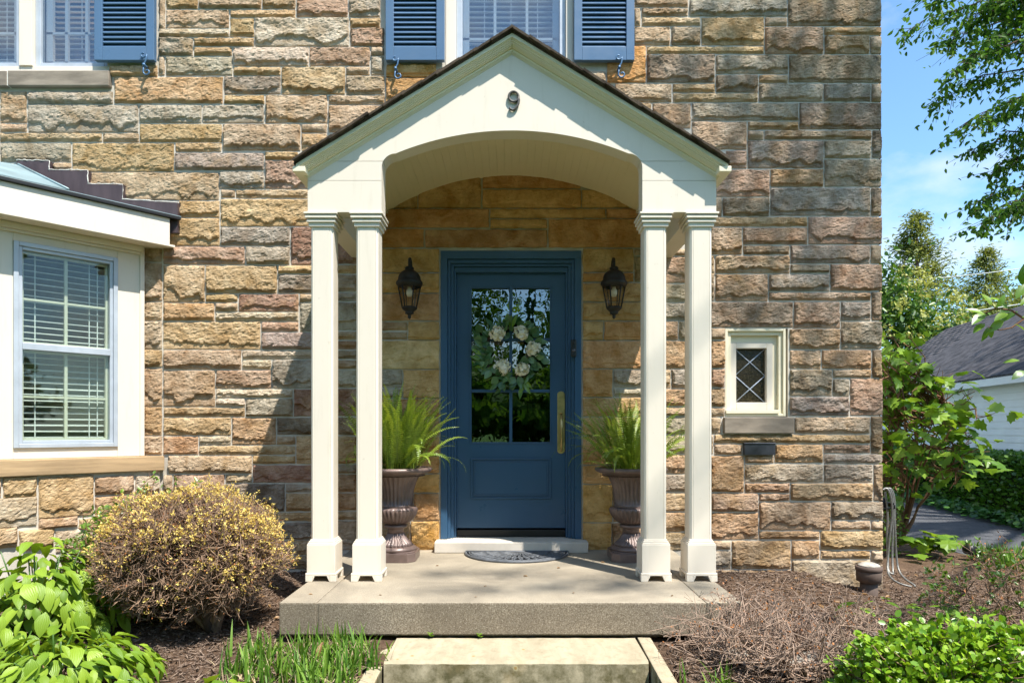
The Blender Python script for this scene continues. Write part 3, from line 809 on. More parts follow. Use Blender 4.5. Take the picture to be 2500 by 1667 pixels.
# ------------------------------------------------------------------ window maker (parts of the house or of the bay)
def room_box(parent, x0, x1, y0, y1, z0, z1, name="dark_room"):
    mb = MB()
    mb.add([(x0, y1, z0), (x1, y1, z0), (x1, y1, z1), (x0, y1, z1), (x0, y0, z0), (x1, y0, z0), (x1, y0, z1), (x0, y0, z1)],
           [(0, 1, 2, 3), (4, 0, 3, 7), (1, 5, 6, 2), (4, 5, 1, 0), (3, 2, 6, 7)])
    return mb.build(name, M['room'], parent)

def frame_mb(x0, x1, z0, z1, w, y0, y1, mb=None, wb=None):
    mb = mb or MB(); wb = w if wb is None else wb
    mb.box(x0, x0 + w, y0, y1, z0, z1); mb.box(x1 - w, x1, y0, y1, z0, z1)
    mb.box(x0 + w, x1 - w, y0, y1, z1 - w, z1); mb.box(x0 + w, x1 - w, y0, y1, z0, z0 + wb)
    return mb

def upper_window(xs, zb, label, lamp=False):
    """xs: casing outer left, storm frame left, glass left, glass right, storm frame right, casing outer right"""
    ztop = 5.3
    c0, f0, g0, g1, f1, c1 = xs
    root = frame_mb(c0, c1, zb, ztop, 0.01, 0.02, 0.03).mesh("window")
    mb = MB()
    mb.box(c0, f0, 0.0, 0.14, zb, ztop); mb.box(f1, c1, 0.0, 0.14, zb, ztop); mb.box(c0, c1, 0.012, 0.16, zb - 0.045, zb)
    w = mb.build("window", M['cream'], HOUSE, 0.003, label=label)
    frame_mb(f0, f1, zb, ztop, g0 - f0, 0.035, 0.085, wb=0.04).build("frame", M['alum'], w, 0.004)
    MB().box(g0, g1, 0.06, 0.064, zb + 0.04, ztop - .05).build("pane", M['up_glass'], w)
    # inner sash bars
    mb = MB()
    n = 3
    for k in range(1, n):
        x = g0 + (g1 - g0) * k / n
        mb.box(x - 0.011, x + 0.011, 0.10, 0.125, zb + 0.04, ztop)
    mb.box(g0, g1, 0.10, 0.125, zb + 0.30, zb + 0.318); mb.box(g0, g1, 0.10, 0.125, zb + 0.04, zb + 0.085)
    mb.box(g0 - 0.0, g0 + 0.05, 0.10, 0.13, zb + 0.04, ztop); mb.box(g1 - 0.05, g1, 0.10, 0.13, zb + 0.04, ztop)
    mb.build("muntin", M['cream'], w)
    slat = MB()
    me = slat.xbox(Matrix.Rotation(R(14), 4, 'X'), g1 - g0 - 0.02, 0.045, 0.003).mesh("slat")
    me.materials.append(M['slat'])
    for k in range(26):
        shared("slat", me, w, loc=((g0 + g1) / 2, 0.19, zb + 0.06 + k * 0.043))
    mb = MB()
    for t in (0.22, 0.5, 0.78):
        x = g0 + (g1 - g0) * t
        mb.box(x - 0.002, x + 0.002, 0.165, 0.168, zb + 0.04, ztop)
    mb.build("ladder_cord", M['slat'], w)
    room_box(w, g0 - 0.1, g1 + 0.1, 0.23, 1.5, zb - 0.2, ztop)
    if lamp:
        lm = MB().lathe([(0.0, -0.06), (0.07, -0.05), (0.12, 0.0), (0.13, 0.02), (0.0, 0.03)], ((g0 + g1) / 2 - 0.06, 0.7, zb + 0.36), 20)
        em = NT("warm_lamp_glow"); e = em.n("ShaderNodeEmission")
        e.inputs["Color"].default_value = (1.0, 0.55, 0.22, 1); e.inputs["Strength"].default_value = 9.0
        lm.build("lamp_bowl", em.done(e.outputs[0]), w)
    return w

ZB_L, ZB_M = WZ(168), WZ(168)
upper_window((WX(47), WX(78), WX(91), WX(241), WX(262), WX(262) + .005), WZ(160), "lit window pane beside the left blue shutter", True)
upper_window((WX(-260), WX(-215), WX(-200), WX(27), WX(46), WX(47)-.001), WZ(160), "window at the far left upper edge")
upper_window((WX(1088), WX(1113), WX(1128), WX(1367), WX(1382), WX(1399)), WZ(168) - 0.02, "window above the porch roof")
s1 = MB().box(-5.6, WX(24), -0.035, 0.2, WZ(216), WZ(179)).build("window_sill", M['sill'], HOUSE, 0.006)
s2 = MB().box(WX(28), WX(273), -0.04, 0.2, WZ(216), WZ(179)).build("window_sill", M['sill'], HOUSE, 0.006)
MB().box(WX(24), WX(28), -0.03, 0.2, WZ(214), WZ(181)).build("sill_joint", M['caulk'], HOUSE)

# ------------------------------------------------------------------ small leaded window
x0, x1, zb, zt = WX(1771), WX(1919), WZ(1016), WZ(802)
mb = MB()
frame_mb(x0, x1, zb, zt, 0.020, 0.004, 0.12, mb); frame_mb(x0 + .02, x1 - .02, zb + .02, zt - .02, 0.03, 0.022, 0.12, mb)
w = mb.build("window", M['cream_soft'], HOUSE, 0.003, label="small cream window with diamond leaded pane")
i0, i1, j0, j1 = x0 + .052, x1 - 0.085, zb + .05, zt - .10
frame_mb(i0, i1, j0, j1, 0.048, 0.045, 0.11, wb=0.06).build("sash", M['cream'], w, 0.003)
mb = MB(); mb.box(i1, x1 - .05, 0.05, 0.12, j0, j1); mb.box(x0 + .05, x1 - .05, 0.05, .12, j1, zt - .05); mb.box(x0 + .003, i1 + 0.03, -0.008, 0.05, zb + .0215, zb + .05)
mb.build("stop", M['cream_soft'], w, 0.002)
g = (WX(1803), WX(1862), WZ(975), WZ(859))
MB().box(i0 + .04, i1 - .04, 0.085, 0.09, j0 + .05, j1 - .04).build("pane", M['amber_glass'], w)
mb = MB()
gx0, gx1, gz0, gz1 = i0 + .048, i1 - .048, j0 + .06, j1 - .048
cxm = (gx0 + gx1) / 2
zq = [gz0 + (gz1 - gz0) * t for t in (0, .25, .5, .75, 1.0)]
def came(a, b): mb.tube([(a[0], 0.082, a[1]), (b[0], 0.082, b[1])], 0.0042, 6)
came((gx0, zq[0]), (gx1, zq[2])); came((gx1, zq[0]), (gx0, zq[2])); came((gx0, zq[2]), (gx1, zq[4])); came((gx1, zq[2]), (gx0, zq[4]))
mb.build("lead_came", M['lead'], w)
MB().box(WX(1765.5), WX(1935), -0.035, 0.2, WZ(1058), WZ(1018.5)).build("window_sill", M['sill'], HOUSE, 0.006)
# metal plate under it
mb = MB(); mb.box(WX(1814), WX(1889), -0.032, 0.01, WZ(1110), WZ(1082)); mb.box(WX(1812.5), WX(1890.5), -0.038, 0.01, WZ(1083), WZ(1080.5))
mb.build("metal_plate", M['slot'], HOUSE, 0.003, label="dark metal letter plate under the small window")

# ------------------------------------------------------------------ shutters
def shutter(px0, px1, pyb, dog_px, label):
    X0, X1, Z0, Z1 = WX(px0), WX(px1), WZ(pyb), 5.2
    yb, yf = -0.022, -0.062
    root = empty("shutter", ((X0 + X1) / 2, -0.03, Z0), label, "shutter", "blue louvred shutters")
    st = 0.062
    mb = MB()
    mb.box(X0, X0 + st, yf, yb, Z0, Z1); mb.box(X1 - st, X1, yf, yb, Z0, Z1); mb.box(X0 + st, X1 - st, yf + .002, yb, Z0 + 0.0, Z0 + 0.105)
    mb.build("frame", M['shutter'], root, 0.003)
    me = MB().xbox(Matrix.Rotation(R(56), 4, 'X'), X1 - X0 - 2 * st + 0.004, 0.045, 0.008).mesh("slat")
    me.materials.append(M['shutter'])
    z = Z0 + 0.118
    while z < Z1 - .03:
        shared("slat", me, root, Matrix.Translation(((X0 + X1) / 2, (yf + yb) / 2 + .003, z)) @ Matrix.Rotation(R(random.uniform(-3, 3)), 4, 'X')); z += 0.0375
    MB().box(X0 + st, X1 - st, yb - .004, yb, Z0 + .1, Z1).build("back_board", M['shutter'], root)
    # scrolled holdback
    xd = WX(dog_px[0], 5.03); zt = WZ(dog_px[1], 5.03)
    s = dog_px[2]
    pts = []
    for k in range(20):                      # upper curl
        a = R(60 + 300 * k / 19); r = 0.010 + 0.014 * k / 19
        pts.append((xd - s * 0.0 + math.cos(a) * r * s, yf - .012, zt - 0.02 + math.sin(a) * r))
    pts += [(xd + s * .026, yf - .012, zt - .035), (xd + s * .022, yf - .012, zt - .065), (xd + s * .010, yf - .012, zt - .085), (xd + s * .004, yf - .012, zt - .105)]
    low = [(xd + s * .004, yf - .010, zt - .105), (xd - s * 0.0, yf - .008, zt - .14)]
    for k in range(18):
        a = R(180 + 330 * k / 17); r = 0.028 - 0.019 * k / 17
        low.append((xd + s * .027 + math.cos(a) * r * s, yf - .008, zt - .150 + math.sin(a) * r))
    mb = MB(); mb.tube(pts, 0.0062, 7); mb.tube(low, 0.0062, 7); mb.tube([(xd + s * .006, yf - .02, zt - .098), (xd + s * .006, 0.0, zt - .098)], 0.011, 8)
    mb.build("shutter_dog", M['iron_blue'], root)
    return root
shutter(242, 386.5, 158, (350, 128, 1), "blue louvred shutter beside the upper left window")
shutter(945, 1087, 158, (964, 137, 1), "blue louvred shutter left of the porch gable peak")
shutter(1400, 1545.5, 158, (1510, 134, 1), "blue louvred shutter right of the porch gable peak")
# ================================================================== entry porch
PORCH = empty("entry_porch", (0, -0.6, 0), "cream gabled entry porch with paired square columns and arched opening", "porch")
YG = -1.08                       # gable face
DG = CAM_D + YG
BEAM_Z = WZ(518, DG)

def column(cx, label=None):
    w = 0.136 / 2
    mb = MB(); mb.prism([(cx - w + .012, YG + .02), (cx - w + .0165, YG + .02), (cx - w + .0175, YG + .0225), (cx - w + .0195, YG + .0225), (cx - w + .0205, YG + .02), (cx + w - .0205, YG + .02), (cx + w - .0195, YG + .0225), (cx + w - .0175, YG + .0225), (cx + w - .0165, YG + .02), (cx + w - .012, YG + .02), (cx + w, YG + .032), (cx + w, YG + .144), (cx + w - .012, YG + .156), (cx - w + .012, YG + .156), (cx - w, YG + .144), (cx - w, YG + .032)], 0.24, BEAM_Z - .06, 'z')
    col = mb.build("column", M['cream'], PORCH, 0.002)
    yc = YG + .088
    mb = MB()
    b = 0.087
    mb.box(cx - b, cx + b, yc - b, yc + b, 0.052, 0.228)
    for k in range(3): 
        bb = b - .004 - k * .0055
        mb.box(cx - bb, cx + bb, yc - bb, yc + bb, .228 + k * .009, .237 + k * .009)
    q = b + .007
    mb.box(cx - q, cx + q, yc - q, yc + q, 0.036, 0.0525)
    for sx in (-1, 1):
        for sy in (-1, 1):
            # bracket feet with a sloped inner cheek
            x_o, x_i = cx + sx * q, cx + sx * (q - .042)
            y_o, y_i = yc + sy * q, yc + sy * (q - .042)
            mb.box(min(x_o, x_i), max(x_o, x_i), min(y_o, y_i), max(y_o, y_i), 0.0, 0.036)
            mb.prism([(x_i, 0.0), (x_i, .036), (x_i - sx * .016, .036)], min(y_o, y_o - sy * .014), max(y_o, y_o - sy * .014))
    mb.build("plinth", M['cream'], col, 0.003)
    mb = MB()
    for k, (e, za, zb) in enumerate(((0.010, -.085, -.060), (0.020, -.060, -.045), (.014, -.045, -.036), (.028, -.036, -.020), (.024, -.020, -.013), (.034, -.013, 0.0))):
        ww = w + e
        mb.box(cx - ww, cx + ww, yc - ww, yc + ww, BEAM_Z + za, BEAM_Z + zb - .0004)
    mb.build("capital", M['cream'], col, 0.002)
for px in (785.5, 896.0, 1600.4, 1711.5):
    column(WX(px, DG + .02))

# gable boards with the arched opening
HALF = 1.253
RAKE_K = 0.605
APEX_Z = WZ(129, DG) + 0.03
def rake_z(x): return APEX_Z - RAKE_K * abs(x)
def arch_z(x, c=0.80, zs=2.60, za=2.765, r=0.085):
    x = abs(x)
    cc = c - .03
    s = za - zs; Rr = (cc * cc + s * s) / (2 * s)
    zm = lambda t: za - Rr + math.sqrt(max(0, Rr * Rr - t * t))
    if x >= c: return BEAM_Z
    xk = c - r
    if x <= xk: return zm(x)
    zc = zm(xk) - r
    return zc + math.sqrt(max(0, r * r - (x - xk) ** 2))
def gable_strip(zlo, zhi, xa, xb, y0, y1, n=60):
    xs = sorted({xa, xb, *[v for v in [-.8001, -.7999, .7999, .8001] if xa < v < xb], *np.linspace(xa, xb, n), *[v for v in [s * (.715 + .085 * (1 - math.cos(t * math.pi / 2 / 8)) ) for s in (-1, 1) for t in range(9)] if xa < v < xb]})
    bot = [max(arch_z(x), zlo) for x in xs]; top = [min(rake_z(x), zhi) for x in xs]
    mb = MB()
    for i in range(len(xs) - 1):
        a, b = xs[i], xs[i + 1]
        b0, b1, t0, t1 = bot[i], bot[i + 1], top[i], top[i + 1]
        if abs(b0 - b1) > .12: 
            b0 = b1 = max(b0, b1) 
        if t0 - b0 < 1e-4 and t1 - b1 < 1e-4: continue
        t0 = max(t0, b0); t1 = max(t1, b1)
        vs = [(a, y0, b0), (b, y0, b1), (b, y0, t1), (a, y0, t0), (a, y1, b0), (b, y1, b1), (b, y1, t1), (a, y1, t0)]
        fs = [(0, 1, 2, 3), (7, 6, 5, 4), (0, 4, 5, 1), (3, 2, 6, 7)]
        if i == 0 or abs(bot[i] - b0) > .1: fs.append((0, 3, 7, 4))
        if i == len(xs) - 2 or abs(bot[i + 1] - b1) > .1: fs.append((1, 5, 6, 2))
        mb.add(vs, fs)
    return mb
z1, z2 = WZ(441, DG), WZ(394, DG)
gy0, gy1 = YG, YG + 0.12
gable_strip(z2 + .0015, 9, -HALF, HALF, gy0, gy1, 120).build("gable_board", M['cream'], PORCH)
def cheek(zlo, zhi, sgn):
    # block beside the opening; its inner edge follows the arch shoulder
    n = 14
    zs = np.linspace(zlo, zhi, n)
    def xin(z):
        best = 0.80
        if z > arch_z(0.80 - 1e-6):
            lo, hi = 0.0, 0.80
            for _ in range(40):
                m = (lo + hi) / 2
                if arch_z(m) > z: lo = m
                else: hi = m
            best = hi
        return best
    poly = [(sgn * HALF, zlo), (sgn * HALF, zhi)] + [(sgn * xin(z), z) for z in zs[::-1]]
    if sgn > 0: poly = poly[::-1]
    return MB().prism(poly, gy0, gy1)
for sgn in (-1, 1):
    cheek(z1 + .0012, z2 - .0012, sgn).build("gable_board", M['cream'], PORCH)
    cheek(BEAM_Z, z1 - .0012, sgn).build("gable_board", M['cream'], PORCH)
# arch lip: inner lining flush behind the front boards
# rake trim: frieze, bed mould, crown, drip on each slope
def rake_bar(sgn, off0, off1, y0, y1, x_out=1.275):
    """strip below the roof line; off = distance below the roof deck line measured vertically"""
    xo = sgn * x_out
    za, zb = rake_z(0), rake_z(x_out)
    poly = [(0, za - off1), (xo, zb - off1), (xo, zb - off0), (0, za - off0)]
    if sgn < 0: poly = poly[::-1]
    return MB().prism(poly, y0, y1)
ROOF_UP = 0.052                   # deck line above the frieze's lower edge
for sgn in (-1, 1):
    mb = MB()
    for (o0, o1, yo) in ((.000, .026, -.068), (.026, .032, -.061), (.032, .041, -.054), (.041, .050, -.046), (.050, .057, -.039), (.057, .063, -.030),
                         (.063, .080, -.014), (.080, .087, -.009), (.087, .094, -.005)):
        o0 -= ROOF_UP; o1 -= ROOF_UP
        rb = rake_bar(sgn, o0 + .0002, o1, YG + yo, YG + .10, 1.305 - (o0 + ROOF_UP) * .55)
        mb.add(rb.v, rb.f)
    mb.build("rake_moulding", M['cream_soft'], PORCH, 0.005)
# roof deck and shingles
SL = math.hypot(1, RAKE_K)
for sgn in (-1, 1):
    xo = 1.315
    za, zb = rake_z(0) + ROOF_UP, rake_z(xo) + ROOF_UP
    poly = [(0, za + .001), (sgn * xo, zb + .001), (sgn * xo, zb + .010), (0, za + .010)]
    if sgn < 0: poly = poly[::-1]
    MB().prism(poly, YG - .076, -0.012).build("roof_deck", M['shingle'], PORCH)
    ang = math.atan(RAKE_K) * sgn
    rows = 12
    for k in range(rows):
        for j in range(7):
            t = 0.06 + k * (xo - .02) / rows
            y = YG - .092 + j * .160
            x = sgn * t
            mat4 = Matrix.Translation((x, y + .08, rake_z(t) + ROOF_UP + .017 + random.uniform(0, .004))) @ Matrix.Rotation(ang, 4, 'Y') @ Matrix.Rotation(sgn * R(2.2 + random.uniform(-.8, .8)), 4, 'Y')
            dy = random.uniform(-.016, .004) if j == 0 else 0
            L = min(0.158 + random.uniform(-.012, .014), (xo + .02 - t) * SL + .07)
            me = MB().xbox(Matrix.Translation((0, dy / 2, 0)), L, .16 - dy, .011 + random.uniform(0, .004)).mesh("shingle")
            me.materials.append(M['shingle'])
            o = shared("shingle", me, PORCH, mat4)
# ridge caps
for j in range(7):
    y = YG - .088 + j * .160
    mb = MB(); za = rake_z(0) + ROOF_UP + .027
    mb.add([(-.11, y, za - .066), (0, y, za), (.11, y, za - .066), (-.11, y + .17, za - .062), (0, y + .17, za + .004), (.11, y + .17, za - .062),
            (-.11, y, za - .078), (0, y, za - .012), (.11, y, za - .078), (-.11, y + .17, za - .074), (0, y + .17, za - .008), (.11, y + .17, za - .074)],
           [(0, 1, 4, 3), (1, 2, 5, 4), (6, 9, 10, 7), (7, 10, 11, 8), (0, 6, 7, 1), (1, 7, 8, 2), (0, 3, 9, 6), (2, 8, 11, 5)])
    mb.build("ridge_shingle", M['shingle'], PORCH)
# side beams, soffits, eave fascia
for sgn in (-1, 1):
    xa, xb = sorted((sgn * 1.112, sgn * 1.245))
    MB().box(xa, xb, gy1 + .0005, -0.006, BEAM_Z + .002, 2.70).build("side_beam", M['cream'], PORCH, 0.003)
    xa, xb = sorted((sgn * .96, sgn * 1.111))
    MB().box(xa, xb, gy1 + .0005, -0.006, 2.605, 2.625).build("soffit_board", M['cream'], PORCH)
    xe = 1.30
    xa, xb = sorted((sgn * 1.246, sgn * 1.32))
    MB().box(xa, xb, YG - .08, -0.006, rake_z(1.30) + ROOF_UP - .055, rake_z(1.33) + ROOF_UP - .004).build("eave_board", M['cream_soft'], PORCH, 0.003)
# barrel vault of beadboard planks
VC, VS, VA = 0.985, 2.614, 2.90
s = VA - VS; VR = (VC * VC + s * s) / (2 * s)
am = math.asin(VC / VR)
N = 38
for k in range(N):
    a0 = -am + 2 * am * k / N; a1 = -am + 2 * am * (k + 1) / N
    e = (a1 - a0) * .012
    mb = MB()
    pts = []
    for a, rr in ((a0, VR + .002), (a0 + e, VR + .0006), (a0 + 3 * e, VR), (a1 - 3 * e, VR), (a1 - e, VR + .0006), (a1, VR + .002), (a1, VR + .022), (a0, VR + .022)):
        pts.append((rr * math.sin(a), VA - VR + rr * math.cos(a)))
    mb.prism(pts, gy1 + .001, -0.004).build("ceiling_plank", M['ceiling'], PORCH)
# inner face of the gable lining above the vault
# ------------------------------------------------------------------ slab, threshold, step
YF = 3.535 - CAM_D
sl = empty("porch_slab", (0, YF / 2, -.19), "worn aggregate concrete porch slab with scored side borders", "slab")
XL0, XL1 = WX(680.6, 3.535), WX(1815, 3.535)
mb = MB()
jl, jr = WX(773.7, 3.535), WX(1723.4, 3.535)
ZL = -0.178
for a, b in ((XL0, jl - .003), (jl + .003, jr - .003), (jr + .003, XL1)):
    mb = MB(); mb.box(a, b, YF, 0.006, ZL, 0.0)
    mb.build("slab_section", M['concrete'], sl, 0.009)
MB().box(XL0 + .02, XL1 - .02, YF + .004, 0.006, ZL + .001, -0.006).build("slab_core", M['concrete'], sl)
MB().box(XL0 + .12, XL1 - .12, YF + .10, 0.0, -.5, ZL - .001).build("footing", M['mortar'], sl)
th = MB().box(WX(1060, 4.95), WX(1436.5, 4.95), -.15, 0.14, 0.0005, 0.082)
setp(th.build("threshold_stone", M['threshold'], None, 0.006), "pale limestone threshold below the blue front door", "threshold")
# sandstone step
ds = 3.17
stp = MB()
zt = -.19
xa, xb = WX(937, ds), WX(1584, ds)
bm_y0 = ds - CAM_D
n = 40
vs = []
for k in range(n + 1):
    x = xa + (xb - xa) * k / n
    j = (fbm(np.array([k * .9]), np.array([.3]), 5, 2)[0] - .5)
    vs += [(x, bm_y0 - .012 + j * .01, -.55), (x, bm_y0 + j * .014, zt - .012), (x, bm_y0 + .012 + j * .012, zt - .001 + j * .006), (x, YF - .005, zt + .004 * j)]
fs = []
for k in range(n):
    for q in range(3): fs.append((k * 4 + q, k * 4 + 4 + q, k * 4 + 5 + q, k * 4 + 1 + q))
fs += [(0, 1, 2, 3), (n * 4 + 3, n * 4 + 2, n * 4 + 1, n * 4)]
stp.add(vs, fs)
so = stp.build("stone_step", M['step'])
setp(so, "wide lichen-spotted sandstone step in front of the porch slab", "step")
mb = MB(); mb.add([(xa - .095, bm_y0 - .35, -.55), (xa - .012, bm_y0 - .35, -.55), (xa - .012, YF - .01, -.55), (xa - .075, YF - .01, -.55),
                   (xa - .095, bm_y0 - .35, zt - .05), (xa - .012, bm_y0 - .35, zt - .05), (xa - .012, YF - .01, zt - .02), (xa - .075, YF - .01, zt - .02)],
                  [(0, 3, 2, 1), (4, 5, 6, 7), (0, 1, 5, 4), (1, 2, 6, 5), (2, 3, 7, 6), (3, 0, 4, 7)])
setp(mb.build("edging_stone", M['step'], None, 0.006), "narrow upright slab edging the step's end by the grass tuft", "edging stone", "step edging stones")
mb = MB(); mb.add([(xb + .012, bm_y0 - .35, -.55), (xb + .10, bm_y0 - .35, -.55), (xb + .085, YF - .005, -.55), (xb + .012, YF - .005, -.55),
                   (xb + .012, bm_y0 - .35, zt - .02), (xb + .10, bm_y0 - .35, zt - .045), (xb + .085, YF - .005, zt + .004), (xb + .012, YF - .005, zt + .006)],
                  [(0, 3, 2, 1), (4, 5, 6, 7), (0, 1, 5, 4), (1, 2, 6, 5), (2, 3, 7, 6), (3, 0, 4, 7)])
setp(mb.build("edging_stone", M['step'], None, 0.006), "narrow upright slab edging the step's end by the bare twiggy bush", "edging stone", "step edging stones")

# house numeral 9
cx, cz, yn = WX(1255.5, DG), WZ(249, DG), YG - .011
def P9(u, v): return (cx + u * .062, yn, cz + v * .060)
ring = [P9(-.06 + .48 * math.cos(a), .42 + .52 * math.sin(a)) for a in np.linspace(0, 2 * math.pi, 28, endpoint=False)]
mb = MB(); mb.tube(ring, 0.0092, 8, closed=True, flat=.8)
tail = [P9(.42, .42), P9(.45, .1), P9(.40, -.25), P9(.28, -.58), P9(.08, -.83), P9(-.16, -.95), P9(-.36, -.88), P9(-.44, -.72)]
mb.tube(tail, [.0098, .0102, .0102, .0096, .0088, .008, .009, .0108], 8, flat=.8)
mb.tube([P9(-.05, .94), (cx, YG + .002, cz + .054)], .004, 6); mb.tube([P9(-.05, -.93), (cx, YG + .002, cz - .054)], .004, 6)
setp(mb.build("house_number", M['iron_grey']), "grey metal numeral 9 on the cream gable", "numeral")

# ================================================================== front door
yd = 0.105                                  # door face
DOOR = empty("front_door", (0, yd, 0.08), "navy blue half-glazed front door with brass handle and blue casing", "door")
dd = CAM_D + yd
mb = MB()
X0, X1 = WX(1076), WX(1419)
ztop = WZ(613)
# casing: stepped
for (a, b, t, y0) in ((0.0, 0.052, 0.0, -.012), (0.052, .075, .048, .012), (.075, .098, .07, .035), (.098, .115, .092, .06)):
    zt_ = ztop - t
    mb.box(X0 + a, X0 + b - .0003, y0, 0.2, 0.084, zt_); mb.box(X1 - b + .0003, X1 - a, y0, 0.2, 0.084, zt_)
for (t0, t1, y0, a) in ((0.0, .062, -.016, .0003), (.062, .090, .010, .053), (.090, .110, .033, .076), (.110, .150, .058, .099)):
    mb.box(X0 + a, X1 - a, y0, 0.2, ztop - t1 + .0003, ztop - t0 - .0005)
mb.build("casing", M['blue'], DOOR, 0.003)
dx0, dx1, dz0, dz1 = X0 + .1155, X1 - .1155, WZ(1288, dd) + .0, WZ(664, dd) + .02
gx0, gx1, gz0, gz1 = WX(1151, dd), WX(1343, dd), WZ(1079, dd), WZ(704, dd)
mb = MB()
mb.box(dx0, gx0, yd, yd + .045, dz0, dz1); mb.box(gx1, dx1, yd, yd + .045, dz0, dz1)
mb.box(gx0, gx1, yd, yd + .045, gz1, dz1); mb.box(gx0, gx1, yd, yd + .045, dz0, gz0)
mb.build("panel", M['blue'], DOOR)
bd = frame_mb(gx0 - .012, gx1 + .012, gz0 - .012, gz1 + .012, .012, yd - .006, yd + .004); bd.build("glazing_bead", M['blue'], DOOR, .003)
mb = MB()
xm = (gx0 + gx1) / 2
mb.box(xm - .012, xm + .012, yd + .002, yd + .036, gz0, gz1)
zr = [gz0 + (gz1 - gz0) * k / 3 for k in (1, 2)]
for z in zr: mb.box(gx0, xm - .012, yd + .004, yd + .034, z - .012, z + .012); mb.box(xm + .012, gx1, yd + .004, yd + .034, z - .012, z + .012)
mb.build("muntin", M['blue'], DOOR, .003)
for i, (a, b) in enumerate(((gx0, xm - .012), (xm + .012, gx1))):
    zz = [gz0, zr[0], zr[1], gz1]
    for k in range(3):
        # each light of old glass sits at its own very slight angle
        dv = random.uniform(-.0012, .0012)
        me = MB().add([(a, yd + .020 + dv, zz[k]), (b, yd + .020 - dv, zz[k]), (b, yd + .0205 - dv, zz[k + 1]), (a, yd + .0205 + dv, zz[k + 1]),
                       (a, yd + .023 + dv, zz[k]), (b, yd + .023 - dv, zz[k]), (b, yd + .0235 - dv, zz[k + 1]), (a, yd + .0235 + dv, zz[k + 1])],
                      [(0, 1, 2, 3), (7, 6, 5, 4), (0, 4, 5, 1), (3, 2, 6, 7), (0, 3, 7, 4), (1, 5, 6, 2)]).build("pane", M['door_glass'], DOOR)
room_box(DOOR, dx0 - .3, dx1 + .3, yd + .06, 2.4, 0.0, 2.3)
px0, px1, pz0, pz1 = WX(1149, dd), WX(1346, dd), WZ(1217, dd), WZ(1118, dd)
mb = MB()
frame_mb(px0, px1, pz0, pz1, .012, yd - .010, yd + .002, mb); frame_mb(px0 + .024, px1 - .024, pz0 + .024, pz1 - .024, .010, yd - .007, yd + .002, mb); mb.box(px0 + .034, px1 - .034, yd - .004, yd + .002, pz0 + .034, pz1 - .034)
mb.build("raised_panel", M['blue'], DOOR, .004)
MB().box(dx0, dx1, yd - .012, yd + .045, .0835, dz0 - .014).build("sill_plate", M['black_metal'], DOOR, .003)
# handle set
dh = dd - .012
hx, hz0, hz1 = WX(1370, dh), WZ(1107, dh), WZ(955, dh)
mb = MB(); pl = []
for k in range(13):
    a = math.pi * k / 12; pl.append((hx + .030 * math.cos(a), hz1 - .025 + .025 * math.sin(a)))
for k in range(13):
    a = math.pi + math.pi * k / 12; pl.append((hx + .030 * math.cos(a), hz0 + .025 + .025 * math.sin(a)))
mb.prism(pl[::-1], yd - .007, yd + .001)
h = mb.build("handle", M['brass'], DOOR, .002)
mb = MB()
mb.tube([(hx, yd - .006, WZ(1012, dh)), (hx, yd - .03, WZ(1016, dh)), (hx, yd - .055, WZ(1032, dh)), (hx, yd - .062, WZ(1050, dh)), (hx, yd - .06, WZ(1070, dh)), (hx, yd - .045, WZ(1088, dh)), (hx, yd - .022, WZ(1097, dh)), (hx, yd - .004, WZ(1100, dh))],
        [.010, .010, .013, .012, .009, .0085, .009, .012], 12)
mb.tube([(hx, yd - .005, WZ(1010, dh)), (hx, yd - .04, WZ(1007, dh))], .012, 10, flat=.4)
mb.build("grip", M['brass'], h)
mb = MB(); mb.tube([(hx, yd - .018, WZ(972, dh)), (hx, yd - .004, WZ(972, dh))], .017, 16, smooth=False); mb.box(hx - .0012, hx + .0012, yd - .0195, yd - .017, WZ(974, dh), WZ(970, dh))
mb.build("lock_cylinder", M['brass'], h)
# doorbell
bx = WX(1400, 5.08); bz0, bz1 = WZ(871, 5.08), WZ(829, 5.08)
mb = MB(); mb.box(bx - .021, bx + .021, -.040, -.0125, bz0, bz1)
bell = mb.build("doorbell", M['black_plastic'], None, .006)
setp(bell, "black video doorbell on the blue door casing", "doorbell")
mb = MB(); mb.tube([(bx, -.046, bz0 + .048), (bx, -.039, bz0 + .048)], .013, 18); mb.build("button", M['slot'], bell)
mb = MB(); mb.tube([(bx, -.043, bz1 - .028), (bx, -.039, bz1 - .028)], .009, 14); mb.build("camera_lens", M['lantern'], bell)

# doormat: half-round openwork
MX, MY, MR = WX(1262, 4.85), -.155, .385
mat_o = empty("doormat", (MX, MY - .1, 0.001), "half-round grey openwork rubber doormat below the door", "doormat")
ry = .37
def E(r, a): return (MX + r * MR * math.cos(a), MY - r * ry * math.sin(a))
mb = MB()
n = 40
edge = [E(1, math.pi * k / n) for k in range(n + 1)]
mb.tube([(x, y, .009) for x, y in edge], .010, 8, flat=1.0)
mb.tube([(MX - MR, MY, .012), (MX + MR, MY, .012)], .011, 8)
mb.build("rim", M['rubber'], mat_o)
mb = MB()
poly = [(x, y) for x, y in edge]
mb.prism(poly[::-1], .001, .004, 'z')
mb.build("base_sheet", M['black_plastic'], mat_o)
mb = MB()
def arc_tube(pts, r=.0066): mb.tube([(x, y, .010) for x, y in pts], r, 6)
for r in (.93,): arc_tube([E(r, math.pi * k / n) for k in range(n + 1)])
for k in range(17):
    a = math.pi * (k + .5) / 17
    arc_tube([E(.10, a), E(.22, a - .10), E(.36, a + .02)])
    for sg in (-1, 1):
        arc_tube([E(.36, a), E(.47, a + sg * .085), E(.58, a + sg * .05), E(.62, a)])
        arc_tube([E(.62, a), E(.74, a + sg * .07), E(.85, a + sg * .075), E(.90, a + sg * .02), E(.86, a - sg * .02)])
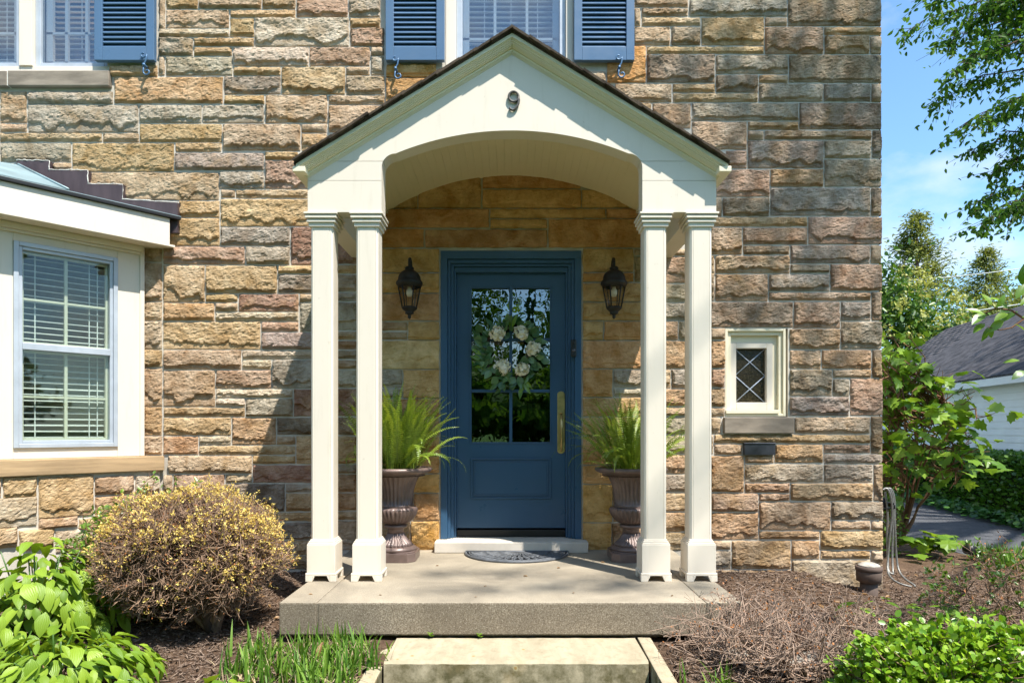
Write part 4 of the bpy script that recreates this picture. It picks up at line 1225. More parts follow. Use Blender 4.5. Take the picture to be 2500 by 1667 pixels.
arc_tube([E(.62, math.pi * k / n) for k in range(n + 1)], .004)
mb.build("scrollwork", M['rubber'], mat_o)
# ================================================================== bay window
BU = Vector((0.676, 0.737, 0)).normalized()
BN = Vector((BU.y, -BU.x, 0))                     # outward
BO = Vector((-2.85, -0.05, 0))
def bay_mat(out=0.0):
    o = BO + BN * out
    return Matrix(((BU.x, -BN.x, 0, o.x), (BU.y, -BN.y, 0, o.y), (0, 0, 1, 0), (0, 0, 0, 1)))
def b_td(px, out=0.0):
    o = BO + BN * out
    k = (px - CX) / F_PX
    d0 = CAM_D + o.y
    t = (k * d0 - o.x) / (BU.x - k * BU.y)
    return t, d0 + t * BU.y
def bx_(px, out=0.0): return b_td(px, out)[0]
def bz_(py, px, out=0.0): return WZ(py, b_td(px, out)[1])
def xf(mb, mat4):
    mb.v = [tuple(mat4 @ Vector(v)) for v in mb.v]; return mb
BAY = empty("bay_window", (-3.2, -0.4, -0.2), "angled cream bay window with white blinds, metal roof and brown stone sill", "bay window")
BM = bay_mat()
WL0, WL1 = bx_(32), bx_(287)
WB, WT = bz_(1092, 150), bz_(587, 32)
SZ = bz_(1117, 180)
SOF = 2.338
XL, XR_ = -1.75, bx_(345)
mb = MB()
mb.box(XL, WL0, 0, .12, SZ, SOF); mb.box(WL1, XR_, 0, .12, SZ, SOF)
mb.box(WL0, WL1, 0.001, .12, SZ, WB); mb.box(WL0, WL1, 0.001, .12, WT, SOF)
xf(mb, BM).build("casing", M['cream'], BAY, .003)
mb = MB(); mb.box(XR_ - .012, XR_ + .02, -.012, .12, SZ, SOF); xf(mb, BM).build("corner_board", M['cream'], BAY, .004)
mb = MB(); mb.box(XL, XR_ - .002, -.035, -.001, SOF - .045, SOF - .001); mb.box(XL, XR_ - .002, -.02, -.001, SOF - .065, SOF - .0455); xf(mb, BM).build("bed_mould", M['cream'], BAY, .004)
# window frame, sashes, panes, blinds
mb = MB(); frame_mb(WL0, WL1, WB, WT, .030, -.016, .05, mb); frame_mb(WL0 + .0305, WL1 - .0305, WB + .0305, WT - .0305, .022, -.004, .05, mb)
win = xf(mb, BM).build("window", M['alum'], BAY, .003)
zm = bz_(851, 150); sl_ = .053
mb = MB(); mb.box(WL0 + .05, WL1 - .05, -.010, .045, zm - .026, zm + .022); xf(mb, BM).build("meeting_rail", M['alum'], win, .004)
ga, gb, gz0b, gz1b = WL0 + sl_, WL1 - sl_, WB + sl_, WT - sl_
for (za, zb, yy) in ((gz0b, zm - .026, .012), (zm + .022, gz1b, .020)):
    mb = MB(); mb.box(ga, gb, yy, yy + .003, za, zb); xf(mb, BM).build("pane", M['win_glass'], win)
    mb = MB(); frame_mb(ga, gb, za, zb, .014, .045, .075, mb)
    xm_ = (ga + gb) / 2; zq_ = (za + zb) / 2 - .01
    mb.box(xm_ - .010, xm_ + .010, .047, .072, za + .014, zb - .014); mb.box(ga + .014, xm_ - .010, .049, .070, zq_ - .008, zq_ + .008); mb.box(xm_ + .010, gb - .014, .049, .070, zq_ - .008, zq_ + .008)
    xf(mb, BM).build("muntin", M['cream_soft'], win, .002)
me = MB().xbox(Matrix.Rotation(R(15), 4, 'X'), gb - ga + .06, .046, .0042).mesh("slat"); me.materials.append(M['slat'])
z = gz0b + .02
while z < gz1b + .03:
    shared("slat", me, win, BM @ Matrix.Translation(((ga + gb) / 2, .13, z)) @ Matrix.Rotation(R(random.uniform(-2.5, 2.5)), 4, 'X')); z += .0435
mb = MB()
for t in (.17, .80, .90):
    x = ga + (gb - ga) * t; mb.box(x - .0035, x + .0035, .100, .1015, gz0b, gz1b)
xf(mb, BM).build("ladder_cord", M['slat'], win)
mb = MB(); mb.add([(ga - .2, .9, WB - .1), (gb + .12, .9, WB - .1), (gb + .12, .9, WT + .1), (ga - .2, .9, WT + .1), (ga - .2, .125, WB - .1), (gb + .12, .125, WB - .1), (gb + .12, .125, WT + .1), (ga - .2, .125, WT + .1)],
                  [(0, 1, 2, 3), (4, 0, 3, 7), (1, 5, 6, 2), (4, 5, 1, 0), (3, 2, 6, 7)])
xf(mb, BM).build("dark_room", M['room'], win)
# sill and base
OB = .075
mb = MB(); mb.box(XL, bx_(402, OB + .03), -OB - .03, .1, bz_(1157, 180, OB + .03), SZ - .001); xf(mb, BM).build("sill", M['sill_warm'], BAY, .006)
ZSB = bz_(1157, 180, OB + .03)
mb = MB(); mb.box(XL, bx_(392, OB), -OB + .010, .1, -.5, ZSB - .001); xf(mb, BM).build("base_wall", M['mortar'], BAY)
brects = []
for item in """-300 1136 16 1300 T;18 1132 288 1300 Y;292 1132 722 1448 Y;724 1132 1030 1275 P;1034 1128 1228 1262 W;-300 1302 288 1536 W;724 1277 1228 1424 O;292 1450 600 1536 P;602 1450 900 1536 Y;
 -300 1538 140 1700 T;142 1538 420 1700 Y;422 1538 800 1700 W;902 1426 1228 1560 T;802 1562 1228 1700 G""".replace("\n", "").split(";"):
    p = item.split(); a = [float(v) / 3.136 for v in p[:4]]
    pm = (a[0] + a[2]) / 2
    brects.append((bx_(a[0], OB), bz_(800 + a[3], pm, OB), bx_(a[2], OB), min(bz_(800 + a[1], pm, OB), ZSB), p[4]))
lay_stones(brects, BAY, bay_mat(OB), 40, 77)
# eave: soffit, fascia, drip edge, roof, step flashing
OV = .20
lx1 = (-0.035 - (BO + BN * OV).y) / BU.y
mb = MB(); mb.box(XL, lx1 - .03, -OV + .02, .1, SOF, SOF + .015); xf(mb, BM).build("soffit", M['cream'], BAY)
mb = MB(); mb.box(XL, lx1 - .075, -OV, -OV + .0195, SOF - .006, 2.545); xf(mb, BM).build("fascia", M['cream'], BAY, .002)
mb = MB(); mb.box(XL, lx1, -OV - .022, -OV + .03, 2.5455, 2.572); xf(mb, BM).build("drip_edge", M['black_metal'], BAY, .004)
e0 = BM @ Vector((XL, -OV - .02, 2.575)); e1 = BM @ Vector((lx1, -OV - .02, 2.575))
mb = MB()
w0 = Vector((WX(30), -.012, 2.80)); w1 = Vector((-5.2, -.012, 2.80))
dn = Vector((0, 0, -.012))
mb.add([e0, e1, w0, w1, e0 + dn, e1 + dn, w0 + dn, w1 + dn], [(0, 1, 2, 3), (7, 6, 5, 4), (0, 4, 5, 1)])
mb.build("roof", M['copper'], BAY)
th_ = bx_(165, OV); hp = BM @ Vector((th_, -OV - .02, 2.578)); q0 = Vector((WX(49), -.014, 2.985)); q1 = Vector((-5.2, -.014, 2.985)); e00 = e0 + Vector((0, 0, .003))
MB().add([e00, hp, q0, q1, e00 + dn, hp + dn, q0 + dn, q1 + dn], [(0, 1, 2, 3), (7, 6, 5, 4), (1, 5, 6, 2)]).build('front_roof', M['copper'], BAY)
mb = MB(); mb.tube([q0 + Vector((0, -.012, .004)), hp + Vector((0, 0, .006))], .008, 8); mb.build("hip_seam", M['copper'], BAY)
steps = [(50, 128, 398), (128, 221, 421), (221, 306, 455), (306, 438, 493)]
for i, (a, b, t) in enumerate(steps):
    zt2 = WZ(t); xa_, xb_ = WX(a), WX(b)
    drop = WZ(t + (7 if i == 3 else 1))
    zb = 2.45
    mb = MB(); mb.add([(xa_, -.040 - .002 * i, zb), (xb_ + .01, -.040 - .002 * i, zb), (xb_ + .01, -.040 - .002 * i, drop), (xa_, -.040 - .002 * i, zt2), (xa_, -.0, zb), (xb_ + .01, -.0, zb), (xb_ + .01, -.0, drop), (xa_, -.0, zt2)],
                      [(0, 1, 2, 3), (7, 6, 5, 4), (0, 4, 5, 1), (1, 5, 6, 2), (2, 6, 7, 3), (3, 7, 4, 0)])
    mb.build("step_flashing", M['bronze_flash'], BAY)
    mb = MB()
    pts = [(xa_ + (xb_ - xa_) * k / 12, -.040 + random.uniform(-.004, .002), zt2 + (drop - zt2) * k / 12 + .006 + random.uniform(-.004, .004)) for k in range(13)]
    mb.tube(pts, [random.uniform(.002, .005) for _ in pts], 6)
    if i < 3: mb.tube([(xb_ + .006 + random.uniform(-.003, .003), -.042, zt2 - (zt2 - WZ(steps[i + 1][2])) * k / 5 - .0) for k in range(6)], [random.uniform(.002, .0045) for _ in range(6)], 6)
    mb.build("caulk_bead", M['caulk'], BAY)

# ================================================================== wall lanterns
def lantern(px, side, label):
    d = 4.955
    cx, cy = WX(px, d), d - CAM_D
    Z = lambda disp: WZ(disp * 1.0629, d)          # heights read on the 2352-wide view
    root = empty("wall_lantern", (cx, cy, Z(733)), label, "wall lantern", "pair of lanterns by the door")
    s = 1.0629 / F_PX * d
    N = 6
    def hexring(r, z, rot=0): return [(cx + r * math.cos(2 * math.pi * k / N + rot), cy + r * math.sin(2 * math.pi * k / N + rot), z) for k in range(N)]
    mb = MB()
    z0 = Z(733)
    prof = lambda pts: [(r * s, Z(y) - z0) for r, y in pts]
    mb.lathe(prof([(0.4, 612), (8, 613), (11, 616), (9.5, 620), (13, 622), (19, 626), (23.5, 632), (25.5, 638), (26, 643), (30, 648), (31, 652), (29, 655), (26, 659), (4, 659)])[::-1], (cx, cy, z0), 24)
    mb.build("canopy", M['lantern'], root)
    top, bot, zt, zb = 25.5 * s, 16.5 * s, Z(658.5), Z(706)
    A, B = hexring(top, zt), hexring(bot, zb)
    mb = MB()
    for k in range(N):
        mb.tube([A[k], B[k]], .0055, 6)
        mb.tube([B[k], B[(k + 1) % N]], .005, 6)
        mb.tube([A[k], A[(k + 1) % N]], .006, 6)
    mb.build("cage", M['lantern'], root)
    for k in range(N):
        k2 = (k + 1) % N
        a, b, c, e = [Vector(v) for v in (A[k], A[k2], B[k2], B[k])]
        ctr = Vector((cx, cy, 0))
        f = lambda v: v + (Vector((cx, cy, v.z)) - v) * .05
        g = lambda v: v + (Vector((cx, cy, v.z)) - v) * .09
        MB().add([f(a), f(b), f(c), f(e), g(a), g(b), g(c), g(e)], [(0, 1, 2, 3), (7, 6, 5, 4)]).build("pane", M['lantern_glass'], root)
    mb = MB(); mb.lathe([(0.3 * s, Z(682) - z0), (5 * s, Z(681) - z0), (7.2 * s, Z(675) - z0), (7.2 * s, Z(668) - z0), (4 * s, Z(662) - z0), (4 * s, Z(659) - z0)], (cx, cy, z0), 14)
    mb.build("bulb", M['bulb'], root)
    mb = MB()
    mb.lathe(prof([(17.5, 705.5), (18, 708), (16.5, 710), (12, 714), (9, 717), (10, 719), (9.5, 721), (6, 722), (3, 725), (4.2, 727), (3.6, 730), (1, 732), (0.3, 734)])[::-1], (cx, cy, z0), 20)
    mb.build("finial", M['lantern'], root)
    mb = MB()
    zt2 = Z(612)
    arm = [(cx, cy, zt2 - .004), (cx, cy, zt2 + .03), (cx, cy + .008, zt2 + .058), (cx, cy + .035, zt2 + .068), (cx, cy + .072, zt2 + .055), (cx, cy + .095, zt2 + .015), (cx, cy + .10, zt2 - .04), (cx, cy + .115, zt2 - .075), (cx, .004, zt2 - .09)]
    mb.tube(arm, [.010, .011, .011, .010, .010, .010, .010, .011, .013], 10)
    mb.tube([(cx, cy + .098, zt2 + .0), (cx, cy + .06, zt2 - .01), (cx, cy + .03, zt2 + .012), (cx, cy + .045, zt2 + .03)], .006, 8)
    mb.build("bracket_arm", M['lantern'], root)
    mb = MB(); mb.tube([(cx, .006, zt2 - .09), (cx, -.022, zt2 - .09)], [.052, .045], 20); mb.build("back_plate", M['lantern'], root)
lantern(999.5, -1, "black wall lantern between the left columns and the door")
lantern(1499, 1, "black wall lantern on the doorbell side of the door")

# ================================================================== urns and ferns
def urn(cx, cy, label):
    root = empty("urn", (cx, cy, 0), label, "urn", "pair of fluted bronze urns")
    mb = MB(); b = .158
    c = .05
    pl = [(cx - b + c, cy - b), (cx + b - c, cy - b), (cx + b, cy - b + c), (cx + b, cy + b - c), (cx + b - c, cy + b), (cx - b + c, cy + b), (cx - b, cy + b - c), (cx - b, cy - b + c)]
    mb.prism(pl, 0, .062, 'z')
    mb.prism([(cx + (x - cx) * .93, cy + (y - cy) * .93) for x, y in pl], .062, .070, 'z')
    mb.build("plinth", M['urn'], root, .006)
    mb = MB(); mb.lathe([(.148, .068), (.150, .084), (.135, .096), (.128, .100)], (cx, cy, 0), 48)
    mb.lathe([(.128, .099, .012), (.112, .120, .012), (.085, .145, .012), (.066, .175, .010), (.060, .192, .006)], (cx, cy, 0), 112, 28)
    mb.build("foot", M['urn'], root)
    mb = MB(); mb.lathe([(.060, .190), (.058, .215), (.062, .222), (.080, .230), (.086, .240), (.080, .249), (.062, .256)], (cx, cy, 0), 40); mb.build("collar", M['urn'], root)
    mb = MB(); mb.lathe([(.060, .254, .004), (.090, .262, .010), (.122, .285, .014), (.146, .315, .016), (.157, .345, .016), (.158, .360, .012), (.150, .372, .002), (.128, .380)], (cx, cy, 0), 120, 30); mb.build("bowl", M['urn'], root)
    mb = MB(); mb.lathe([(.126, .378), (.122, .392, .0), (.121, .402, .013), (.124, .45, .014), (.131, .50, .014), (.145, .55, .014), (.165, .59, .012), (.188, .615, .006), (.198, .620)], (cx, cy, 0), 112, 28)
    mb.build("body", M['urn'], root)
    mb = MB(); mb.lathe([(.196, .618), (.232, .622), (.252, .632), (.262, .645), (.258, .656), (.242, .662), (.222, .660), (.214, .648), (.206, .60), (.0, .598)], (cx, cy, 0), 96, cap=False)
    mb.build("rim", M['urn'], root)
    mb = MB(); mb.lathe([(0.001, .640), (.10, .636), (.20, .618), (.21, .602)], (cx, cy, 0), 28); mb.build("soil", M['soil'], root)
urn(-.84, -.36, "fluted bronze urn left of the door, beside the inner left column")
urn(.862, -.36, "fluted bronze urn right of the door, beside the inner right column")

def frond_mesh(droop, n=26, width=.052, seed=0):
    rs = np.random.RandomState(seed)
    t = np.linspace(0, 1, n)
    # unit-length frond in the local x-z plane, starting up +z and bending towards +x
    ang = np.radians(90) - np.cumsum(np.linspace(.1, 1, n) ** 1.6) / np.sum(np.linspace(.1, 1, n) ** 1.6) * droop
    dx = np.cos(ang) / n; dz = np.sin(ang) / n
    x = np.concatenate([[0], np.cumsum(dx)[:-1]]); z = np.concatenate([[0], np.cumsum(dz)[:-1]])
    V, F = [], []
    for i in range(n):
        tan = np.array([np.cos(ang[i]), 0, np.sin(ang[i])]); nor = np.array([-np.sin(ang[i]), 0, np.cos(ang[i])])
        p = np.array([x[i], 0, z[i]])
        # rachis
        if i < n - 1:
            r = .004 * (1 - t[i]) + .0012
            q = np.array([x[i + 1], 0, z[i + 1]])
            o = len(V); V += [p + np.array([0, r, 0]), p - np.array([0, r, 0]), q - np.array([0, r * .9, 0]), q + np.array([0, r * .9, 0])]; F.append((o, o + 1, o + 2, o + 3))
        if t[i] < .12: continue
        w = width * (np.sin(np.pi * min(1, (t[i] - .08) / .92 * .93 + .06)) ** .55) * (1.05 - .5 * t[i])
        for sg in (-1, 1):
            ww = w * rs.uniform(.88, 1.1)
            side = np.array([0, sg, 0]) + tan * .28 + nor * rs.uniform(-.1, .28)
            side /= np.linalg.norm(side)
            h = .30 / n
            tip = p + side * ww
            o = len(V); V += [p - tan * h, tip - tan * h * .55 - nor * .004, tip + tan * h * .5 - nor * .006, p + tan * h]; F.append((o, o + 1, o + 2, o + 3))
    me = bpy.data.meshes.new("frond"); me.from_pydata([tuple(v) for v in V], [], F); me.update()
    me.materials.append(M['fern'])
    return me
FRONDS = [frond_mesh(R(d), 40, .050, k) for k, d in enumerate((25, 45, 65, 90, 120, 150))]
def fern(cx, cy, label, count, lens, seed, spread, up):
    rng = random.Random(seed)
    root = empty("boston_fern", (cx, cy, .63), label, "fern", "pair of potted ferns")
    for k in range(count):
        az = rng.uniform(0, 2 * math.pi)
        rr = rng.uniform(.0, .15)
        u = rng.random()
        tilt = rng.gauss(12 * spread, 8 * spread) if u < up else rng.uniform(26, 58)
        idx = rng.choice((0, 0, 1, 1, 2, 2)) if u < up else rng.choice((2, 3, 3, 4, 5) if u < .92 else (4, 5))
        L = rng.uniform(*lens) * (1.0 if u < up else rng.uniform(.62, .95))
        m4 = Matrix.Translation((cx + rr * math.cos(az), cy + rr * math.sin(az), .63)) @ Matrix.Rotation(az + rng.uniform(-.3, .3), 4, 'Z') @ Matrix.Rotation(R(max(0, tilt)), 4, 'Y') @ Matrix.Rotation(R(rng.uniform(-50, 50)), 4, 'Z') @ Matrix.Diagonal((L, L * rng.uniform(.9, 1.15), L, 1))
        shared("frond", FRONDS[idx], root, m4)
fern(-.84, -.36, "bright green fern in the urn left of the door", 260, (.44, .68), 3, 1.0, .84)
fern(.862, -.36, "darker fern in the urn right of the door, half behind a column", 190, (.42, .64), 8, 1.6, .76)

# ================================================================== wreath
wy = yd - .035
wc = Vector((WX(1244, 5.17), wy, WZ(862, 5.17)))
WR = empty("wreath", wc, "green leaf wreath with cream hydrangea blooms hanging on the door glass", "wreath")
mb = MB()
ringp = [(wc.x + .20 * math.cos(a), wy, wc.z + .20 * math.sin(a)) for a in np.linspace(0, 2 * math.pi, 40, endpoint=False)]
mb.tube(ringp, .012, 6, closed=True); mb.build("vine_ring", M['bark'], WR)
MB().box(WX(1248, 5.2) - .010, WX(1248, 5.2) + .010, yd - .0085, yd - .0062, wc.z + .19, dz1 + .0).build("hanger_strap", M['blue'], WR)
def pet_leaf(name, w, n=5, fold=.25, curl=-.25):
    """leaf of unit length along +x, normal +z"""
    V, F = [], []
    prof = [0.03, .62, 1.0, .80, .42, 0.02] if n == 5 else None
    ts = [0, .2, .45, .7, .88, 1.0]
    UVs = []
    for t, p in zip(ts, prof):
        for sgn in (-1, -.5, 0, .5, 1):
            V.append((t, sgn * p * w * .5, fold * abs(sgn) * p * w * .5 + curl * t * t)); UVs.append((sgn * .5 + .5, t))
    for i in range(5):
        for j in range(4): F.append((i * 5 + j, (i + 1) * 5 + j, (i + 1) * 5 + j + 1, i * 5 + j + 1))
    me = bpy.data.meshes.new(name); me.from_pydata(V, [], F)
    uv = me.uv_layers.new(name="UVMap")
    for lp in me.loops: uv.data[lp.index].uv = UVs[lp.vertex_index]
    me.polygons.foreach_set("use_smooth", [True] * len(F)); me.update()
    return me
wl = [pet_leaf("leaf", .62, 5, .2, -.2), pet_leaf("leaf", .45, 5, .3, -.3), pet_leaf("leaf", .85, 5, .15, -.15)]
for m in wl: m.materials.append(M['wreath_leaf'])
bl = pet_leaf("leaf", .34, 5, .3, -.2); bl.materials.append(M['magnolia'])
rng = random.Random(5)
for k in range(135):
    a = rng.uniform(0, 2 * math.pi); rr = .20 + rng.gauss(0, .035)
    if rng.random() < .25 and .3 * math.pi < a < .9 * math.pi: continue
    p = Vector((wc.x + rr * math.cos(a), wy - rng.uniform(.01, .05), wc.z + rr * math.sin(a)))
    out = Vector((math.cos(a + rng.gauss(0, .8)), -rng.uniform(.15, .7), math.sin(a + rng.gauss(0, .8)))).normalized()
    nn = Vector((rng.gauss(0, .4), -1, rng.gauss(0, .4)))
    y = nn.cross(out).normalized(); z = out.cross(y)
    L = rng.uniform(.055, .095)
    m4 = Matrix.Translation(p) @ Matrix((out, y, z)).transposed().to_4x4() @ Matrix.Scale(L, 4)
    shared("leaf", rng.choice(wl), WR, m4)
for (dx, dz, an) in ((-.21, -.06, 165), (-.19, -.10, 190), (-.22, -.02, 150), (0.0, .20, 75), (.02, .20, 60), (-.02, .21, 95), (.08, -.22, -70), (.10, -.23, -95), (.11, -.24, -60), (.12, -.22, -40), (.09, -.26, -85)):
    a = R(an + rng.uniform(-12, 12))
    out = Vector((math.cos(a), -.35, math.sin(a))).normalized(); nn = Vector((rng.gauss(0, .3), -1, .3))
    y = nn.cross(out).normalized(); z = out.cross(y)
    shared("leaf", bl, WR, Matrix.Translation(wc + Vector((dx, -.035, dz))) @ Matrix((out, y, z)).transposed().to_4x4() @ Matrix.Scale(rng.uniform(.08, .115), 4))
for i, (px, py, r) in enumerate(((1215, 814, .055), (1273, 813, .055), (1302, 852, .052), (1228, 896, .056), (1276, 902, .052))):
    c = Vector((WX(px, 5.12), wy - .06, WZ(py, 5.12)))
    n = 80
    pts = sphere_pts(n, np.random.default_rng(i + 40)); pts[:, 1] = -np.abs(pts[:, 1]) * .8
    dirs = np.cross(pts, np.random.default_rng(i).normal(0, 1, (n, 3)))
    Pp = np.array(c) + pts * r * np.random.default_rng(i + 7).uniform(.65, 1.12, (n, 1))
    PET = np.array([(-.5, 0, 0), (-.1, .45, .12), (.5, .1, 0), (.45, -.3, .1), (0, -.48, .12), (-.4, -.3, .05)], dtype=np.float32)
    vs, fs = [], []
    o = 0; tn = []
    r2 = np.random.default_rng(i + 90)
    for p, dvec, nrm in zip(Pp, dirs, pts):
        x = dvec / np.linalg.norm(dvec); z = nrm / np.linalg.norm(nrm) + r2.normal(0, .6, 3); y = np.cross(z, x); y /= np.linalg.norm(y); z = np.cross(x, y)
        vs.append(p + (PET @ np.stack([x, y, z])) * r2.uniform(.026, .042)); fs.append(np.array([(0, 1, 2, 3), (0, 3, 4, 5)]) + o); o += 6; tn += [r2.random()] * 6
    link("hydrangea_bloom", np_mesh("hydrangea_bloom", np.concatenate(vs), np.concatenate(fs), tn), M['petal'], WR)
for (px, py, an, L) in ((1192, 805, 92, .13), (1283, 790, 12, .13), (1205, 905, 205, .10), (1186, 890, 150, .09)):
    p = Vector((WX(px, 5.13), wy - .05, WZ(py + 15, 5.13)))
    m4 = Matrix.Translation(p) @ Matrix.Rotation(R(90 - an), 4, 'Y') @ Matrix.Rotation(R(80), 4, 'Z') @ Matrix.Diagonal((L, L * 2.2, L, 1))
    shared("fern_sprig", FRONDS[0], WR, m4)

# ================================================================== drain pipe, hose, lamp by the corner
pc = Vector((WX(2121, 4.86), 4.86 - CAM_D, 0)); 
zt = WZ(1376, 4.86)
root = empty("drain_pipe", (pc.x, pc.y, -.35), "stubby brown clay pipe with dusty cap at the house corner", "pipe")
mb = MB(); mb.lathe([(.062, -.40), (.060, zt - .13)], (pc.x, pc.y, 0), 28); mb.build("pipe", M['clay'], root)
mb = MB(); mb.lathe([(.064, zt - .135), (.084, zt - .125), (.087, zt - .055), (.084, zt - .050)], (pc.x, pc.y, 0), 32); mb.build("collar", M['clay'], root)
mb = MB(); mb.lathe([(.086, zt - .049), (.092, zt - .045), (.092, zt - .018), (.084, zt - .014)], (pc.x, pc.y, 0), 32); mb.build("cap", M['clay'], root)
mb = MB(); mb.lathe([(.080, zt - .0135), (.070, zt - .003), (.045, zt + .008), (.001, zt + .012)], (pc.x, pc.y, 0), 24); mb.build("dust_cover", M['dust'], root)
HX, HY_ = WX(2166, 5.35), .25
HOSE = empty("garden_hose", (HX, HY_, -.3), "ribbed grey metal garden hose looped on a holder at the house corner", "hose")
def hose_pt(px, py, d): return P(px, py, d)
mb = MB()
rngh = random.Random(2)
loops = []
for k in range(3):
    pts = []
    xo = k * 4.6
    top = [(2156 + xo, 1195), (2164 + xo, 1190), (2172 + xo * .9, 1200), (2177 + xo * .8, 1222)]
    dn1 = [(2179 + xo * .6, 1260), (2172 + xo * 1.5, 1310), (2168 + xo * 2.2, 1360), (2166 + xo * 3, 1395)]
    base = [(2176 + xo * 4, 1412 + k * 2), (2195 + xo * 4, 1424 + k * 1.5), (2225 + xo, 1432)] if k % 2 == 0 else [(2170 + xo * 2.4, 1402), (2163 + xo * 1.2, 1396)]
    up = [(2162 + xo * 1.2, 1370), (2160 + xo * 1.2, 1310), (2164 + xo * .8, 1262), (2160 + xo, 1225), (2156 + xo, 1200)]
    seq = top + dn1 + base + (up if k % 2 else [])
    d0 = 5.24 + k * .02
    pp = [P(px, py, d0 - (.25 * max(0, (py - 1385) / 50)) + rngh.uniform(-.008, .008)) for px, py in seq]
    for it in range(2):      # smooth the loop
        q = [pp[0]]
        for a, b in zip(pp[:-1], pp[1:]): q += [a * .75 + b * .25, a * .25 + b * .75]
        pp = q + [pp[-1]]
    # ribs: alternate radii
    fine = []
    for a, b in zip(pp[:-1], pp[1:]):
        m = max(1, int((b - a).length / .007))
        fine += [a + (b - a) * j / m for j in range(m)]
    mb.tube(fine + [pp[-1]], [.0072 if j % 2 else .0090 for j in range(len(fine) + 1)], 7)
mb.build("hose_coil", M['hose'], HOSE)
mb = MB(); a = P(2160, 1236, 5.3); mb.box(XR - .03, a.x + .05, a.y - .06, a.y + .06, a.z - .012, a.z - .004); mb.tube([(a.x + .045, a.y - .06, a.z - .01), (a.x + .045, a.y - .06, a.z + .03), (a.x + .045, a.y + .06, a.z + .03), (a.x + .045, a.y + .06, a.z - .01)], .006, 8)
mb.tube([(a.x - .02, a.y, a.z - .008), (a.x - .02, a.y, a.z + .07)], .035, 14)
mb.build("hose_holder", M['black_metal'], HOSE)
# ================================================================== ground
def gz(x, y):
    x = np.asarray(x, dtype=float); y = np.asarray(y, dtype=float)
    z = -.215 - .02 * np.clip(-y - 1.2, 0, 2)
    z = z - .16 * np.clip(x - 2.2, 0, .8) - .03 * np.clip(x - 3.0, 0, 2.4)
    z = z + .05 * np.exp(-((y + .1) / .45) ** 2) * (np.abs(x) > 1.2) * (x < 2.3)
    z = z - .34 * ((x > xa - .10) & (x < xb + .10) & (y < bm_y0 - .02))
    z = z + .03 * (fbm(x * 1.3 + 40, y * 1.3 + 40, 3, 3) - .5) + .022 * (fbm(x * 7 + 40, y * 7 + 40, 8, 3) - .5)
    return z
def gzf(x, y): return float(gz(np.array([x]), np.array([y]))[0])
LAWN_Z = -.40
s = 600
setp(link("ground", np_mesh("ground", [(-s, -s, LAWN_Z), (s, -s, LAWN_Z), (s, s, LAWN_Z), (-s, s, LAWN_Z)], [(0, 1, 2, 3)]), M['lawn'], loc=(0, 0, 0)), "wide green lawn running to the horizon", None, None, "structure")
def sheet(name, x0, x1, y0, y1, step, mat, fz, label):
    xs = np.arange(x0, x1 + 1e-6, step); ys = np.arange(y0, y1 + 1e-6, step)
    X, Y = np.meshgrid(xs, ys)
    V = np.stack([X, Y, fz(X, Y)], -1).reshape(-1, 3)
    a, b = X.shape; idx = np.arange(a * b).reshape(a, b)
    F = np.stack([idx[:-1, :-1], idx[:-1, 1:], idx[1:, 1:], idx[1:, :-1]], -1).reshape(-1, 4)
    return setp(link(name, np_mesh(name, V, F, smooth=True), mat, loc=(0, 0, 0)), label, None, None, "structure")
def bedz(X, Y):
    z = gz(X, Y)
    edge = np.minimum(np.minimum(X + 6.5, 4.95 + .02 * np.sin(Y * 3) - X), np.minimum(Y + 3.2, 3.6 - Y))
    return np.where(edge > .12, z, z + (LAWN_Z - .05 - z) * np.clip(1 - edge / .12, 0, 1))
sheet("mulch_bed", -6.5, 5.0, -3.2, 3.6, .05, M['mulch'], bedz, "dark shredded bark mulch bed in front of the house")
# shredded chips on the mulch near the camera
n = 42000
X = RNG.uniform(-3.4, 4.8, n); Y = RNG.uniform(-2.35, .9, n)
dens = RNG.random(n) < np.where(Y > .0, .45, 1.0)
mask = dens & ~((X > XL0 - .02) & (X < XL1 + .02) & (Y > YF - .03)) & ~((X > xa - .12) & (X < xb + .12)) & ~((Y > -.03) & (X < XR + .05)) & ~((X < -2.75) & (Y > -(-2.75 - X) - .15))
X, Y = X[mask], Y[mask]; n = len(X)
Z = gz(X, Y) + RNG.uniform(-.001, .012, n)
az = RNG.uniform(0, 6.283, n); tl = RNG.normal(0, .30, n)
D = np.stack([np.cos(az) * np.cos(tl), np.sin(az) * np.cos(tl), np.sin(tl)], -1)
L = RNG.uniform(.012, .055, n) * np.where(RNG.random(n) < .1, 1.7, 1)
W = RNG.uniform(.0025, .0065, n)
Pm = np.stack([X, Y, Z], -1)
V, F = tubes_np(Pm - D * L[:, None] / 2, Pm + D * L[:, None] / 2, W, W * .5, 3)
o = setp(link("bark_mulch", np_mesh("bark_mulch", V, F), M['chip'], loc=(0, 0, 0)), "loose shredded bark chips lying over the bed", None, None, "stuff")
t = NT("mulch_mix"); rnd = t.noise(t.pos(), 55, 2, .5)
c = t.ramp(rnd, .35, .7, (.070, .045, .032), (.30, .22, .165))
o.data.materials.clear(); o.data.materials.append(t.done(t.bsdf(c, .95, .1)))

# driveway
def drivez(X, Y): return LAWN_Z + .016 + 0 * X + .006 * (fbm(X + 30, Y + 30, 4, 2) - .5)
setp(link("driveway", np_mesh("driveway", [(4.75, -6, -.385), (6.6, -6, -.385), (9.4, 24, -.385), (4.9, 24, -.385)], [(0, 1, 2, 3)]), M['asphalt'], loc=(0, 0, 0)), "grey asphalt driveway behind the corner bed", None, None, "structure")

